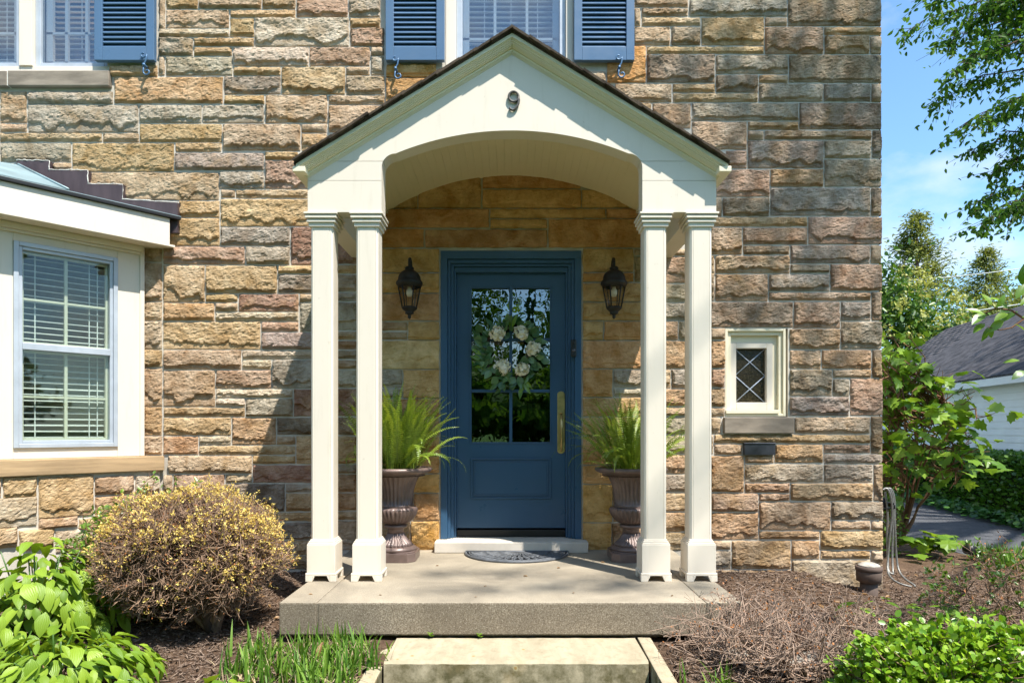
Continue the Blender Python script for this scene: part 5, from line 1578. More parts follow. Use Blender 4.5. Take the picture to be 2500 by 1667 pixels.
# stones lying in the mulch
def rock(px, py, d, sx, sy, sz, label, seed):
    p = P(px, py, d); z = gzf(p.x, p.y)
    pts = sphere_pts(0)
    bm = bmesh.new(); bmesh.ops.create_icosphere(bm, subdivisions=3, radius=1)
    rs = np.random.RandomState(seed)
    for v in bm.verts:
        k = 1 + .28 * (fbm(np.array([v.co.x * 1.6 + 9]), np.array([v.co.y * 1.6 + v.co.z + 9]), seed, 3)[0] - .5)
        v.co = Vector((v.co.x * sx * k, v.co.y * sy * k, max(-.6, min(.62, v.co.z)) * sz * k))
    me = bpy.data.meshes.new("rock"); bm.to_mesh(me); bm.free()
    o = link("rock", me, M['rock'], loc=(p.x, p.y, z + sz * .1)); setp(o, label, "stone", "stones half sunk in the mulch")
rock(2140, 1482, 3.6, .13, .09, .035, "flat pale stone in the mulch right of the drain pipe", 1)
rock(1975, 1600, 3.25, .16, .12, .04, "flat tan stone under the bare bush's trunk", 2)
rock(2235, 1545, 3.3, .10, .08, .05, "tan rounded stone behind the boxwood", 3)
rock(2010, 1525, 3.5, .13, .07, .035, "grey slab stone under the bare bush's far twigs", 4)
rock(1800, 1578, 3.35, .06, .04, .03, "small grey stone near the slab's right end", 5)
# ================================================================== plants
def merge(parts):
    V = np.concatenate([p[0] for p in parts]); off = 0; Fs = []
    for p in parts: Fs.append(p[1] + off); off += len(p[0])
    T = np.concatenate([p[2] for p in parts]) if len(parts[0]) > 2 else None
    return V, np.concatenate(Fs), T

def twig_net(base, limbs, tips, r_tip=.0016, rng=RNG, wig=.05, subs=3, sublen=.05, r_base=.016):
    """limbs rise from base to given points; every tip is joined to a near limb point by a bent twig with side shoots"""
    A, B, ra, rb = [], [], [], []
    nodes = []
    base = np.array(base, dtype=float)
    for lb in limbs:
        lb = np.array(lb, dtype=float)
        p = base + rng.normal(0, .012, 3) * np.array([1, 1, 0])
        n = 6
        for k in range(1, n + 1):
            t = k / n
            q = base + (lb - base) * t + rng.normal(0, wig * .35, 3) * t
            A.append(p); B.append(q); ra.append(r_base * (1 - .75 * (k - 1) / n)); rb.append(r_base * (1 - .75 * k / n))
            p = q
            if k >= 2: nodes.append(q)
    nodes = np.array(nodes)
    tip_dirs, tip_pts = [], []
    for tp in tips:
        d = np.linalg.norm(nodes - tp, axis=1)
        j = rng.choice(np.argsort(d)[:3])
        s0 = nodes[j]
        p = s0; n = 4
        for k in range(1, n + 1):
            t = k / n
            q = s0 + (tp - s0) * t + (rng.normal(0, wig, 3) * (1 if k < n else 0)) * .62
            A.append(p); B.append(q)
            ra.append(r_tip * (2.6 - 1.6 * (k - 1) / n)); rb.append(r_tip * (2.6 - 1.6 * k / n))
            dr = (q - p); dr = dr / (np.linalg.norm(dr) + 1e-9)
            if k >= 2:
                for _ in range(subs):
                    s = p + (q - p) * rng.random()
                    e = dr + rng.normal(0, .55, 3); e[2] += .25
                    e = s + e / np.linalg.norm(e) * sublen * rng.uniform(.5, 1.4)
                    A.append(s); B.append(e); ra.append(r_tip * .95); rb.append(r_tip * .6)
                    tip_pts.append(e); tip_dirs.append(e - s)
            p = q
        tip_pts.append(tp); tip_dirs.append(dr)
    V, F = tubes_np(A, B, ra, rb, 4)
    return V, F, np.array(tip_pts), unit(np.array(tip_dirs))

def ell_pts(n, c, r, rng, lo=.75, hi=1.0, zmin=-1.0):
    out = []
    while len(out) < n:
        u = unit(rng.normal(0, 1, (n, 3)))
        u = u[u[:, 2] > zmin]
        rad = rng.uniform(lo ** 3, hi ** 3, (len(u), 1)) ** (1 / 3)
        out += list(np.array(c) + u * rad * np.array(r))
    return np.array(out[:n])

# ---- clipped round bush with yellow tips
rg = np.random.default_rng(21)
bx, by = -1.70, -1.36; bz = gzf(bx, by)
BUSH = empty("rounded_bush", (bx, by, bz), "round clipped twiggy bush tipped with small yellow leaves left of the porch", "bush")
bc, br = (-1.83, -1.30, .20), (.53, .50, .40)
limbs = [np.array(bc) + np.array([rg.uniform(-.36, .36), rg.uniform(-.3, .3), rg.uniform(-.18, .16)]) for _ in range(13)]
tips = np.concatenate([ell_pts(2500, bc, br, rg, .80, 1.0, -.72), ell_pts(700, bc, br, rg, .45, .8, -.7)])
keep_ = (tips[:, 2] > bc[2] - .35 * br[2]) | (rg.random(len(tips)) < .42)
tips = tips[keep_]
wob = 1 + .26 * (np.array([fbm(np.array([t[0] * 5 + 20]), np.array([t[2] * 5 + t[1] * 4 + 20]), 2, 2)[0] for t in tips]) - .5)
tips = np.array(bc) + (tips - np.array(bc)) * wob[:, None]
V, F, tp, td = twig_net((bx, by, bz - .02), limbs, tips, .0017, rg, .05, 3, .055, .022)
link("twigs", np_mesh("twigs", V, F), M['twig'], BUSH, kind="stuff")
for k in range(4):
    mb = MB(); e = np.array(limbs[k]); 
    pts = [np.array((bx, by, bz - .03)) * (1 - t) + e * t + rg.normal(0, .012, 3) * (t > 0) for t in np.linspace(0, 1, 6)]
    mb.tube(pts, [.030, .022, .018, .015, .011, .007], 7); mb.build("trunk", M['bark'], BUSH)
rel = (tp - np.array(bc)) / np.array(br)
rad = np.linalg.norm(rel, axis=1)
prob = np.clip((rad - .80) * 4.5, 0, 1) * np.clip(.12 + .74 * rel[:, 2] + .35 * np.abs(rel[:, 0]), .07, 1)
patch = np.array([fbm(np.array([q[0] * 7 + 30]), np.array([q[2] * 7 + q[1] * 5 + 30]), 14, 2)[0] for q in tp])
sel = rg.random(len(tp)) < prob * np.clip((patch - .26) * 3.4, .2, 1.3) * 1.0
Pp, Dd = tp[sel], td[sel]
rp = 5
Pp = np.repeat(Pp, rp, 0); Dd = np.repeat(Dd, rp, 0) + rg.normal(0, .75, (len(Pp), 3)); Pp = Pp + rg.normal(0, .006, Pp.shape)
V, F, T = leaves_np(Pp, Dd, rg.uniform(.008, .017, len(Pp)), LEAF, LEAF_F, (0, -.4, 1), .8, rng=rg)
link("leaves", np_mesh("leaves", V, F, T), M['yellow_leaf'], BUSH, kind="stuff")
sel = rg.random(len(tp)) < .22
V, F, T = leaves_np(tp[sel], td[sel], rg.uniform(.008, .016, sel.sum()), LEAF, LEAF_F, (0, -.4, 1), .8, rng=rg)
link("buds", np_mesh("buds", V, F, T), M['bud'], BUSH, kind="stuff")

# ---- green privet shoots behind and left of it
def leafy_shrub(name, label, cat, c, r, nst, nl, size, mat, seed, lo=.45, stem='reed', shoots=(), tmpl=LEAF, up=(0, -.3, 1)):
    rg = np.random.default_rng(seed)
    z0 = gzf(c[0], c[1])
    root = empty(name, (c[0], c[1], z0), label, cat)
    tips = ell_pts(nst, c, r, rg, lo, 1.0, -.6)
    tips = np.concatenate([tips, np.array(shoots).reshape(-1, 3)]) if len(shoots) else tips
    limbs = [np.array(c) + np.array(r) * rg.uniform(-.4, .4, 3) for _ in range(6)]
    V, F, tp, td = twig_net((c[0], c[1], z0 - .02), limbs, tips, .0019, rg, .04, 2, .05, .010)
    link("stems", np_mesh("stems", V, F), M[stem], root, kind="stuff")
    k = max(1, nl // len(tp))
    Pp = np.repeat(tp, k, 0); Dd = np.repeat(td, k, 0)
    Pp = Pp - Dd * rg.uniform(0, .05, (len(Pp), 1)); Dd = Dd * .5 + rg.normal(0, .6, Dd.shape)
    V, F, T = leaves_np(Pp, Dd, rg.uniform(size * .6, size * 1.25, len(Pp)), tmpl, LEAF_F, up, .5, rng=rg)
    link("leaves", np_mesh("leaves", V, F, T), M[mat], root, kind="stuff")
    return root
leafy_shrub("privet_shrub", "bright green small-leaved shrub between the hostas and the yellow-tipped bush", "shrub", (-2.32, -1.10, .10), (.44, .34, .46), 460, 8200, .036, 'privet', 31,
            shoots=[P(px, py, d) for px, py, d in ((383, 1150, 4.25), (300, 1210, 4.1), (435, 1168, 4.3), (480, 1180, 4.3), (350, 1195, 4.2), (345, 1188, 4.2), (250, 1250, 4.0), (430, 1190, 4.3), (376, 1175, 4.25), (318, 1222, 4.1))])

# ---- bare twiggy bush in front, right
rg = np.random.default_rng(5)
p0 = P(1952, 1655, 3.05); z0 = gzf(p0.x, p0.y)
BARE = empty("bare_bush", (p0.x, p0.y, z0), "leafless twiggy bush with rust buds right of the porch slab", "bush")
bc, br = (p0.x + .02, p0.y + .20, -.16), (.58, .50, .30)
tips = np.concatenate([ell_pts(360, bc, br, rg, .60, 1.12, -.1), ell_pts(110, bc, br, rg, .35, .8, -.2)])
tips = tips + rg.normal(0, .03, tips.shape)
limbs = [np.array(bc) + np.array([math.cos(a) * rg.uniform(.22, .42), math.sin(a) * rg.uniform(.15, .36), rg.uniform(-.06, .14)]) for a in np.linspace(0, 6.28, 14)]
V, F, tp, td = twig_net((p0.x, p0.y, z0 - .02), limbs, tips, .00115, rg, .085, 1, .05, .018)
link("twigs", np_mesh("twigs", V, F), M['twig_pale'], BARE, kind="stuff")
sel = rg.random(len(tp)) < .42
V, F, T = leaves_np(tp[sel], td[sel], rg.uniform(.007, .014, sel.sum()), ROUND, LEAF_F, (0, -.5, 1), .8, rng=rg)
link("buds", np_mesh("buds", V, F, T), M['bud'], BARE, kind="stuff")

# ---- half-leafed azalea at the right edge
rg = np.random.default_rng(6)
c = (2.66, -1.60, -.04); z0 = gzf(c[0], c[1])
AZ = empty("azalea_bush", (c[0], c[1], z0), "sparse azalea bush with reddish new leaf tufts at the bed's right edge", "bush")
tips = np.concatenate([ell_pts(130, c, (.48, .45, .40), rg, .55, 1.0, -.2)])
limbs = [np.array(c) + np.array([rg.uniform(-.3, .3), rg.uniform(-.25, .25), rg.uniform(-.1, .18)]) for _ in range(9)]
V, F, tp, td = twig_net((c[0] + .05, c[1], z0 - .02), limbs, tips, .0013, rg, .05, 2, .06, .010)
link("twigs", np_mesh("twigs", V, F), M['twig'], AZ, kind="stuff")
sel = rg.random(len(tp)) < .40
Pp = np.repeat(tp[sel], 5, 0); Dd = np.repeat(td[sel], 5, 0) + rg.normal(0, .5, (len(Pp), 3))
V, F, T = leaves_np(Pp, Dd, rg.uniform(.014, .034, len(Pp)), LEAF, LEAF_F, (0, -.4, 1), .6, rng=rg)
link("leaves", np_mesh("leaves", V, F, T * .6), M['privet'], AZ, kind="stuff")
V, F, T = leaves_np(tp[~sel], td[~sel], rg.uniform(.010, .022, (~sel).sum()), LEAF, LEAF_F, (0, -.4, 1), .6, rng=rg)
link("buds", np_mesh("buds", V, F, T), M['bud'], AZ, kind="stuff")
# broad weeds behind it
WEED = empty("broadleaf_weed", (2.15, -1.35, gzf(2.15, -1.35)), "broad green weed leaves under the sparse azalea", "weed")
wm = pet_leaf("leaf", .75, 5, .15, -.3); wm.materials.append(M['magnolia'])
rng = random.Random(9)
for k in range(60):
    x, y = 2.52 + rng.gauss(0, .28), -1.40 + rng.gauss(0, .20)
    z = gzf(x, y) + rng.uniform(.02, .20)
    shared("leaf", wm, WEED, Matrix.Translation((x, y, z)) @ Matrix.Rotation(rng.uniform(0, 6.28), 4, 'Z') @ Matrix.Rotation(R(rng.uniform(-45, 15)), 4, 'Y') @ Matrix.Scale(rng.uniform(.06, .13), 4))

# ---- glossy boxwood, bottom right
rg = np.random.default_rng(8)
c, r = (1.90, -2.42, -.20), (.56, .42, .325); z0 = gzf(c[0], c[1])
BOX = empty("boxwood_shrub", (c[0], c[1], z0), "glossy light green boxwood mound in the lower right corner", "shrub")
tips = ell_pts(640, c, r, rg, .80, 1.03, -.2)
tips = np.concatenate([tips, [P(px, py, d) for px, py, d in ((2165, 1532, 2.75), (2262, 1538, 2.72), (2372, 1528, 2.72), (2058, 1612, 2.72), (2115, 1555, 2.72), (2460, 1545, 2.72))]])
limbs = [np.array(c) + np.array(r) * rg.uniform(-.55, .55, 3) for _ in range(10)]
V, F, tp, td = twig_net((c[0], c[1], z0 - .02), limbs, tips, .0018, rg, .03, 2, .045, .010)
link("stems", np_mesh("stems", V, F), M['twig'], BOX, kind="stuff")
k = 5
Pp = np.repeat(tp, k, 0); Dd = np.repeat(td, k, 0)
Pp = Pp - Dd * rg.uniform(-.005, .05, (len(Pp), 1)); Dd = Dd * .8 + rg.normal(0, .5, Dd.shape)
V, F, T = leaves_np(Pp, Dd, rg.uniform(.020, .036, len(Pp)), ROUND, LEAF_F, (0, -.45, 1), .45, rng=rg)
link("leaves", np_mesh("leaves", V, F, T), M['box'], BOX, kind="stuff")

# ---- hostas
HL = []
for w, fold, curl in ((.56, .22, -.42), (.48, .36, -.22), (.62, .15, -.60), (.50, .30, -.32), (.54, .45, -.5)):
    m = pet_leaf("leaf", w, 5, fold, curl); m.materials.append(M['hosta']); HL.append(m)
def hosta(cx, cy, rad, h, n, L, label, seed, tall=.5):
    rng = random.Random(seed)
    z0 = gzf(cx, cy)
    root = empty("hosta", (cx, cy, z0), label, "hosta", "hostas in the left bed")
    st = MB()
    for k in range(n):
        a = rng.uniform(0, 6.283); q = math.sqrt(rng.random())
        rr = rad * q * .80
        z = z0 + h * (1 - .68 * q ** 2) * rng.uniform(.45, 1.0)
        x, y = cx + rr * math.cos(a), cy + rr * math.sin(a)
        aim = a + rng.gauss(0, .35)
        pitch = R(-12 + 60 * q + rng.gauss(0, 14))
        Lk = L * rng.uniform(.65, 1.2)
        m4 = Matrix.Translation((x, y, z)) @ Matrix.Rotation(aim, 4, 'Z') @ Matrix.Rotation(pitch, 4, 'Y') @ Matrix.Rotation(R(rng.gauss(0, 14)), 4, 'X') @ Matrix.Diagonal((Lk, Lk * rng.uniform(.85, 1.15), Lk, 1))
        shared("leaf", rng.choice(HL), root, m4)
        if k % 6 == 0:
            b = Vector((cx + .06 * math.cos(a), cy + .06 * math.sin(a), z0 - .01))
            st.tube([b, b * .45 + Vector((x, y, z)) * .55 + Vector((0, 0, .05)), (x, y, z)], [.006, .0045, .003], 5)
    lv = np.array([v.co[:] for v in HL[0].vertices]); lf = np.array([p.vertices[:] for p in HL[0].polygons]); vs, fs = [], []
    for k in range(n):
        a = rng.uniform(0, 6.283); q = math.sqrt(rng.random()) * .95
        Lk = L * rng.uniform(.6, 1.0)
        A_ = np.array(Matrix.Translation((cx + rad * q * .8 * math.cos(a), cy + rad * q * .8 * math.sin(a), z0 + h * (1 - .68 * q ** 2) * rng.uniform(.25, .85))) @ Matrix.Rotation(a + rng.gauss(0, .4), 4, 'Z') @ Matrix.Rotation(R(0 + 55 * q + rng.gauss(0, 14)), 4, 'Y') @ Matrix.Scale(Lk, 4))
        vs.append(lv @ A_[:3, :3].T + A_[:3, 3]); fs.append(lf + k * len(lv))
    link("under_leaves", np_mesh("under_leaves", np.concatenate(vs), np.concatenate(fs), np.repeat(np.array([rng.random() for _ in range(n)]), len(lv)), smooth=True), M['hosta_under'], root, kind="stuff")
    st.build("stalks", M['privet'], root, kind="stuff")
hosta(-2.66, -1.42, .60, .56, 300, .106, "large hosta mound standing against the bay window base", 1)
hosta(-2.02, -2.22, .54, .28, 300, .088, "low spreading hosta in the lower left corner", 2)
hosta(-1.26, -2.33, .20, .16, 20, .12, "small young hosta between the two grass patches at the bottom", 3)
hosta(-2.75, -2.25, .40, .24, 90, .10, "hosta cut by the photo's left edge below the large mound", 4)

# ---- grass
def blades(n, fx, lo, hi, seed, dry=.05, wid=1.0, lean=.45):
    rg = np.random.default_rng(seed)
    XY = fx(n, rg); Z = gz(XY[:, 0], XY[:, 1]) - .005
    az = rg.uniform(0, 6.283, n); L = rg.uniform(lo, hi, n)
    lean_ = np.abs(rg.normal(0, lean, n))
    seg = 4
    w = rg.uniform(.0028, .0055, n) * wid
    side = np.stack([-np.sin(az), np.cos(az), 0 * az], -1)
    Vs = []
    p = np.stack([XY[:, 0], XY[:, 1], Z], -1)
    for k in range(seg + 1):
        t = k / seg
        th = lean_ * (.4 + 1.3 * t)
        if k: p = p + np.stack([np.cos(az) * np.sin(th), np.sin(az) * np.sin(th), np.cos(th)], -1) * (L / seg)[:, None]
        ww = (w * (1 - t ** 2.2) + .0003)[:, None]
        Vs += [p - side * ww, p + side * ww]
    V = np.stack(Vs, 1).reshape(-1, 3)
    base = np.array([(2 * k, 2 * k + 1, 2 * k + 3, 2 * k + 2) for k in range(seg)])
    F = (base[None] + (np.arange(n) * 2 * (seg + 1))[:, None, None]).reshape(-1, 4)
    return V, F, np.repeat(rg.random(n), 2 * (seg + 1))
def spot(cs, sd):
    def f(n, rg):
        c = np.array(cs)[rg.integers(0, len(cs), n)]
        return c + rg.normal(0, sd, (n, 2))
    return f
cl = [(px, py) for px, py in ((-1.28, -1.80), (-1.10, -1.76), (-.92, -1.72), (-.78, -1.76), (-1.18, -1.92), (-.98, -1.95), (-.86, -1.92), (-1.02, -2.08), (-.82, -2.05), (-.72, -1.95), (-1.30, -2.0), (-1.12, -2.12), (-.9, -2.15), (-.75, -2.15))]
V, F, T = blades(620, spot(cl, .05), .07, .20, 3, wid=1.35, lean=.50)
setp(link("grass", np_mesh("grass", V, F, T), M['grass'], loc=(0, 0, 0)), "green grass clumps in the mulch left of the stone step", None, None, "stuff")
n = 420
V, F, T = blades(n, spot(cl, .07), .05, .14, 4, wid=.6, lean=1.1)
t = NT("straw"); sm = t.done(t.bsdf((.38, .30, .18), .9, .1))
setp(link("dead_grass", np_mesh("dead_grass", V, F, T), sm, loc=(0, 0, 0)), "dry straw among the grass clumps", None, None, "stuff")
def tuft(px, py, d, n, lo, hi, label, seed):
    p = P(px, py, d)
    V, F, T = blades(n, spot([(p.x, p.y)], .028), lo, hi, seed, wid=1.2, lean=.55)
    setp(link("grass_tuft", np_mesh("grass_tuft", V, F, T), M['grass'], None), label, "grass tuft", "grass tufts right of the step", "stuff")
tuft(1640, 1662, 2.97, 46, .08, .17, "bigger grass tuft beside the step's right edging slab", 5)
tuft(1765, 1672, 2.96, 26, .06, .13, "smaller grass tuft between the step and the bare bush", 6)
V, F, T = blades(1500, lambda n, rg: np.stack([rg.uniform(4.70, 5.4, n), rg.uniform(.95, 1.7, n)], -1), .06, .20, 7, wid=1.6, lean=.4)
V[:, 2] += 0
setp(link("grass", np_mesh("grass", V, F, T), M['grass'], loc=(0, 0, 0)), "tall grass at the driveway's near edge", None, None, "stuff")
# seedlings in the gap above the step
for px, py, lab in ((1051, 1557, "tiny green seedling in the gap above the step, left one"), (1171, 1559, "tiny green seedling in the gap above the step, middle one")):
    p = P(px, py, 3.52); root = empty("seedling", p, lab, "seedling", "seedlings in the gap above the step")
    for k in range(5):
        shared("leaf", wm, root, Matrix.Translation(p + Vector((0, 0, .008 + k * .004))) @ Matrix.Rotation(k * 2.4, 4, 'Z') @ Matrix.Rotation(R(-35), 4, 'Y') @ Matrix.Scale(.020, 4))
# a curled brown leaf on the grass
dl = pet_leaf("dry_leaf", .55, 5, .5, -.5); dl.materials.append(M['dry_leaf'])
rng = random.Random(4)
for k, (px, py, d, lab) in enumerate(((775, 1610, 3.15, "upright curled brown dead leaf in the grass clumps"), (672, 1648, 3.0, "brown dead leaf lying at the front of the grass clumps"))):
    p = P(px, py, d)
    o = shared("dead_leaf", dl, None, Matrix.Translation(p) @ Matrix.Rotation(rng.uniform(0, 6), 4, 'Z') @ Matrix.Rotation(R(-75 if k == 0 else -10), 4, 'Y') @ Matrix.Diagonal((.085 if k == 0 else .06, .05, .09, 1)))
    setp(o, lab, "leaf", "dead leaves in the grass")

n = 260
X = RNG.uniform(-3.0, 4.4, n); Y = RNG.uniform(-2.3, .6, n)
mk = ~((X > XL0 - .02) & (X < XL1 + .02) & (Y > YF - .03)) & ~((X > xa - .12) & (X < xb + .12)) & ~((Y > -.03) & (X < XR + .05)) & ~((X < -2.75) & (Y > -(-2.75 - X) - .15))
X, Y = X[mk], Y[mk]
V, F, T = leaves_np(np.stack([X, Y, gz(X, Y) + .012], -1), np.stack([RNG.normal(0, 1, len(X)), RNG.normal(0, 1, len(X)), RNG.normal(0, .25, len(X))], -1), RNG.uniform(.025, .06, len(X)), LEAF * np.array([1, 1, 2.5]), LEAF_F, (0, 0, 1), .35)
setp(link("leaf_litter", np_mesh("leaf_litter", V, F, T), M['dry_leaf'], loc=(0, 0, 0)), "small dry leaves scattered over the mulch", None, None, "stuff")

pts_ = [(-.75, -1.42), (-.2, -1.47), (.35, -1.38), (.9, -1.44), (-.5, -.62), (.3, -.7), (.62, -.5), (-.15, -1.2), (1.15, -1.35), (.1, -.95), (-1.15, -1.4)]
V, F, T = leaves_np(np.array([(x, y, .004) for x, y in pts_]), RNG.normal(0, 1, (len(pts_), 3)) * np.array([1, 1, .05]), RNG.uniform(.018, .034, len(pts_)), LEAF * np.array([1, .7, 2]), LEAF_F, (0, 0, 1), .2)
setp(link("fallen_bits", np_mesh("fallen_bits", V, F, T), M['dry_leaf'], loc=(0, 0, 0)), "tiny dry leaf bits blown onto the porch slab", None, None, "stuff")
# ---- lobed hydrangea shrub behind the corner
def lobed_mesh(seed):
    rs = np.random.RandomState(seed)
    lob = [(0, .0), (.10, .16), (.05, .34), (.30, .30), (.34, .52), (.56, .30), (.74, .34), (.78, .16), (1.0, 0)]
    pts = lob + [(x, -y) for x, y in lob[-2:0:-1]]
    V = [(.42, 0, 0)] + [(x + rs.normal(0, .012), y * rs.uniform(.9, 1.1), -.30 * (x - .3) ** 2 + .16 * abs(y) - .25 * y * y + rs.normal(0, .012)) for x, y in pts]
    n = len(pts)
    me = bpy.data.meshes.new("leaf"); me.from_pydata(V, [], [(0, 1 + i, 1 + (i + 1) % n) for i in range(n)]); me.update()
    me.materials.append(M['hydrangea']); return me
LOB = [lobed_mesh(k) for k in range(4)]
rg = np.random.default_rng(12); rng = random.Random(12)
c, r = np.array((4.42, 2.0, .92)), np.array((.98, .75, 1.02))
base = np.array((4.22, 2.05, -.33))
HYD = empty("hydrangea_shrub", tuple(base), "tall lobed-leaf shrub with reddish stems behind the house corner", "shrub")
tips = ell_pts(400, c, r, rg, .45, 1.0, -.80)
tips = tips[tips[:, 2] < 2.0 - .62 * np.clip(tips[:, 0] - 3.95, 0, 9)][:150]
tips = tips[(tips[:, 0] < 4.75) | ((tips[:, 2] > .5) & (rg.random(len(tips)) < .45))]
tips = np.concatenate([tips, np.stack([rg.uniform(3.75, 4.35, 34), rg.uniform(1.7, 2.3, 34), rg.uniform(1.35, 2.02, 34)], -1)])
limbs = [c + r * np.array([rg.uniform(-.7, .6), rg.uniform(-.5, .5), rg.uniform(-.5, .35)]) for _ in range(10)]
V, F, tp, td = twig_net(base, limbs, tips, .004, rg, .08, 1, .12, .020)
link("stems", np_mesh("stems", V, F), M['reed'], HYD, kind="stuff")
order = rg.permutation(len(tp))
cnt = 0
for j in order:
    for q in range(2):
        if cnt >= 298: break
        p = tp[j] + rg.normal(0, .06, 3); out = (p - c) / r
        az = math.atan2(out[1], out[0]) + rng.gauss(0, .7)
        L = rng.uniform(.11, .19)
        shared("leaf", rng.choice(LOB), HYD, Matrix.Translation(p) @ Matrix.Rotation(az, 4, 'Z') @ Matrix.Rotation(R(rng.gauss(22, 22)), 4, 'Y') @ Matrix.Rotation(R(rng.gauss(0, 25)), 4, 'X') @ Matrix.Scale(L, 4)); cnt += 1
lv = np.array([v.co[:] for v in LOB[0].vertices]); lf = np.array([p.vertices[:] for p in LOB[0].polygons])
vs, fs = [], []
tq = tp[tp[:, 0] < 4.8]
for k in range(430):
    p = tq[rg.integers(0, len(tq))] * np.array((1, 1, 1)) + rg.normal(0, .10, 3); az = rng.uniform(0, 6.3)
    A_ = np.array(Matrix.Translation(p) @ Matrix.Rotation(az, 4, 'Z') @ Matrix.Rotation(R(rng.gauss(22, 22)), 4, 'Y') @ Matrix.Rotation(R(rng.gauss(0, 25)), 4, 'X') @ Matrix.Scale(rng.uniform(.09, .17), 4))
    vs.append(lv @ A_[:3, :3].T + A_[:3, 3]); fs.append(lf + k * len(lv))
link("inner_leaves", np_mesh("inner_leaves", np.concatenate(vs), np.concatenate(fs), np.repeat(rg.random(430), len(lv))), M['hydrangea_inner'], HYD, kind="stuff")
# its low neighbour on the bed edge
LOWS = empty("low_hydrangea", (4.2, 1.70, -.36), "low lobed-leaf plant on the mulch below the tall shrub", "shrub")
for k in range(46):
    x, y = 4.22 + rng.gauss(0, .22), 1.65 + rng.gauss(0, .12)
    shared("leaf", rng.choice(LOB), LOWS, Matrix.Translation((x, y, -.36 + rng.uniform(.03, .22))) @ Matrix.Rotation(rng.uniform(0, 6.3), 4, 'Z') @ Matrix.Rotation(R(rng.gauss(15, 20)), 4, 'Y') @ Matrix.Scale(rng.uniform(.12, .22), 4))
leafy_shrub("flowering_shrub", "small shrub with pale peach tips beside the hose at the corner", "shrub", (3.98, 1.85, .02), (.20, .2, .36), 90, 900, .05, 'privet', 77, .4)

# ---- magnolia bough at the right edge
MG = empty("magnolia_tree", (3.35, -1.9, gzf(3.35, -1.9)), "young magnolia reaching a leafy bough in from the right edge", "tree")
mb = MB(); tk = [(3.35, -1.9, -.35), (3.33, -1.9, .5), (3.36, -1.88, 1.3), (3.34, -1.9, 2.3)]
mb.tube(tk, [.05, .045, .035, .012], 9); mb.build("trunk", M['bark'], MG)
dM = 3.25
bough = [Vector((3.35, -1.88, 1.05)), P(2560, 935, dM), P(2500, 925, dM), P(2470, 915, dM), P(2448, 880, dM) , P(2420, 862, dM)]
bough2 = [P(2530, 930, dM), P(2490, 935, dM), P(2450, 975, dM), P(2415, 968, dM)]
bough = [Vector((3.35, -1.88, 1.35)), P(2560, 790, dM), P(2500, 778, dM), P(2470, 758, dM), P(2430, 752, dM), P(2404, 765, dM)]
bough2 = [P(2500, 778, dM), P(2470, 800, dM), P(2440, 806, dM), P(2412, 798, dM)]
mb = MB(); mb.tube(bough, [.016, .009, .006, .005, .004, .003], 7); mb.tube(bough2, [.005, .004, .003, .002], 6); mb.build("bough", M['reed'], MG)
ml = [pet_leaf("leaf", .42, 5, .25, -.25), pet_leaf("leaf", .5, 5, .12, -.4)]
for m in ml: m.materials.append(M['magnolia'])
rng = random.Random(15)
for (px, py, an, L) in ((2405, 765, 205, .13), (2404, 768, 150, .10), (2420, 745, 100, .09), (2432, 752, 60, .09), (2404, 790, 200, .09), (2412, 798, 250, .09), (2415, 800, 300, .07), (2455, 745, 140, .10), (2470, 735, 95, .13), (2480, 730, 60, .12), (2490, 745, 40, .12), (2460, 765, 190, .10),
                        (2450, 780, 215, .10), (2475, 790, 330, .09), (2496, 720, 80, .14), (2485, 760, 200, .10), (2500, 700, 110, .12), (2440, 765, 30, .08), (2495, 775, 10, .10), (2490, 880, 170, .08), (2500, 905, 200, .09)):
    p = P(px, py, dM + rng.uniform(-.05, .05)); a = R(an)
    out = Vector((math.cos(a), rng.uniform(-.5, .2), math.sin(a))).normalized(); nn = Vector((rng.gauss(0, .5), -.6, .8))
    y = nn.cross(out).normalized(); z = out.cross(y)
    shared("leaf", rng.choice(ml), MG, Matrix.Translation(p) @ Matrix((out, y, z)).transposed().to_4x4() @ Matrix.Scale(L * .85, 4))
# ================================================================== neighbouring garage
GU = Vector((.156, 1, 0)).normalized(); GL = Vector((-GU.y, GU.x, 0))
d0 = 7.6
GO = Vector((6.19 + .156 * d0, d0 - CAM_D, 0)) - GL * .26
GM = Matrix(((GU.x, GL.x, 0, GO.x), (GU.y, GL.y, 0, GO.y), (0, 0, 1, 0), (0, 0, 0, 1)))
GAR = empty("garage", (GO.x, GO.y, -.4), "white clapboard garage with charcoal shingle roof behind the hedge", "garage")
GLN = 10.6
mb = MB(); mb.box(0, GLN, -5.0, -.02, -.45, 1.78); xf(mb, GM).build("wall", M['siding'], GAR)
for k in range(19):
    z = -.42 + k * .115
    mb = MB(); mb.add([(0, .012, z), (GLN, .012, z), (GLN, .012 - .010, z + .122), (0, .012 - .010, z + .122), (0, -.018, z), (GLN, -.018, z), (GLN, -.018, z + .122), (0, -.018, z + .122)],
                      [(3, 2, 1, 0), (4, 5, 6, 7), (0, 1, 5, 4), (2, 3, 7, 6), (1, 2, 6, 5), (3, 0, 4, 7)])
    xf(mb, GM).build("siding_board", M['siding'], GAR)
mb = MB(); mb.box(4.4, 4.5, .004, .03, -.4, 1.76); xf(mb, GM).build("trim_board", M['siding'], GAR)
mb = MB(); mb.box(-.3, GLN + .2, .22, .26, 1.66, 1.80); mb.box(-.3, GLN + .2, 0, .22, 1.70, 1.715); xf(mb, GM).build("eave_board", M['siding'], GAR)
E0, E1 = (.26, 1.80), (-2.55, 3.68)
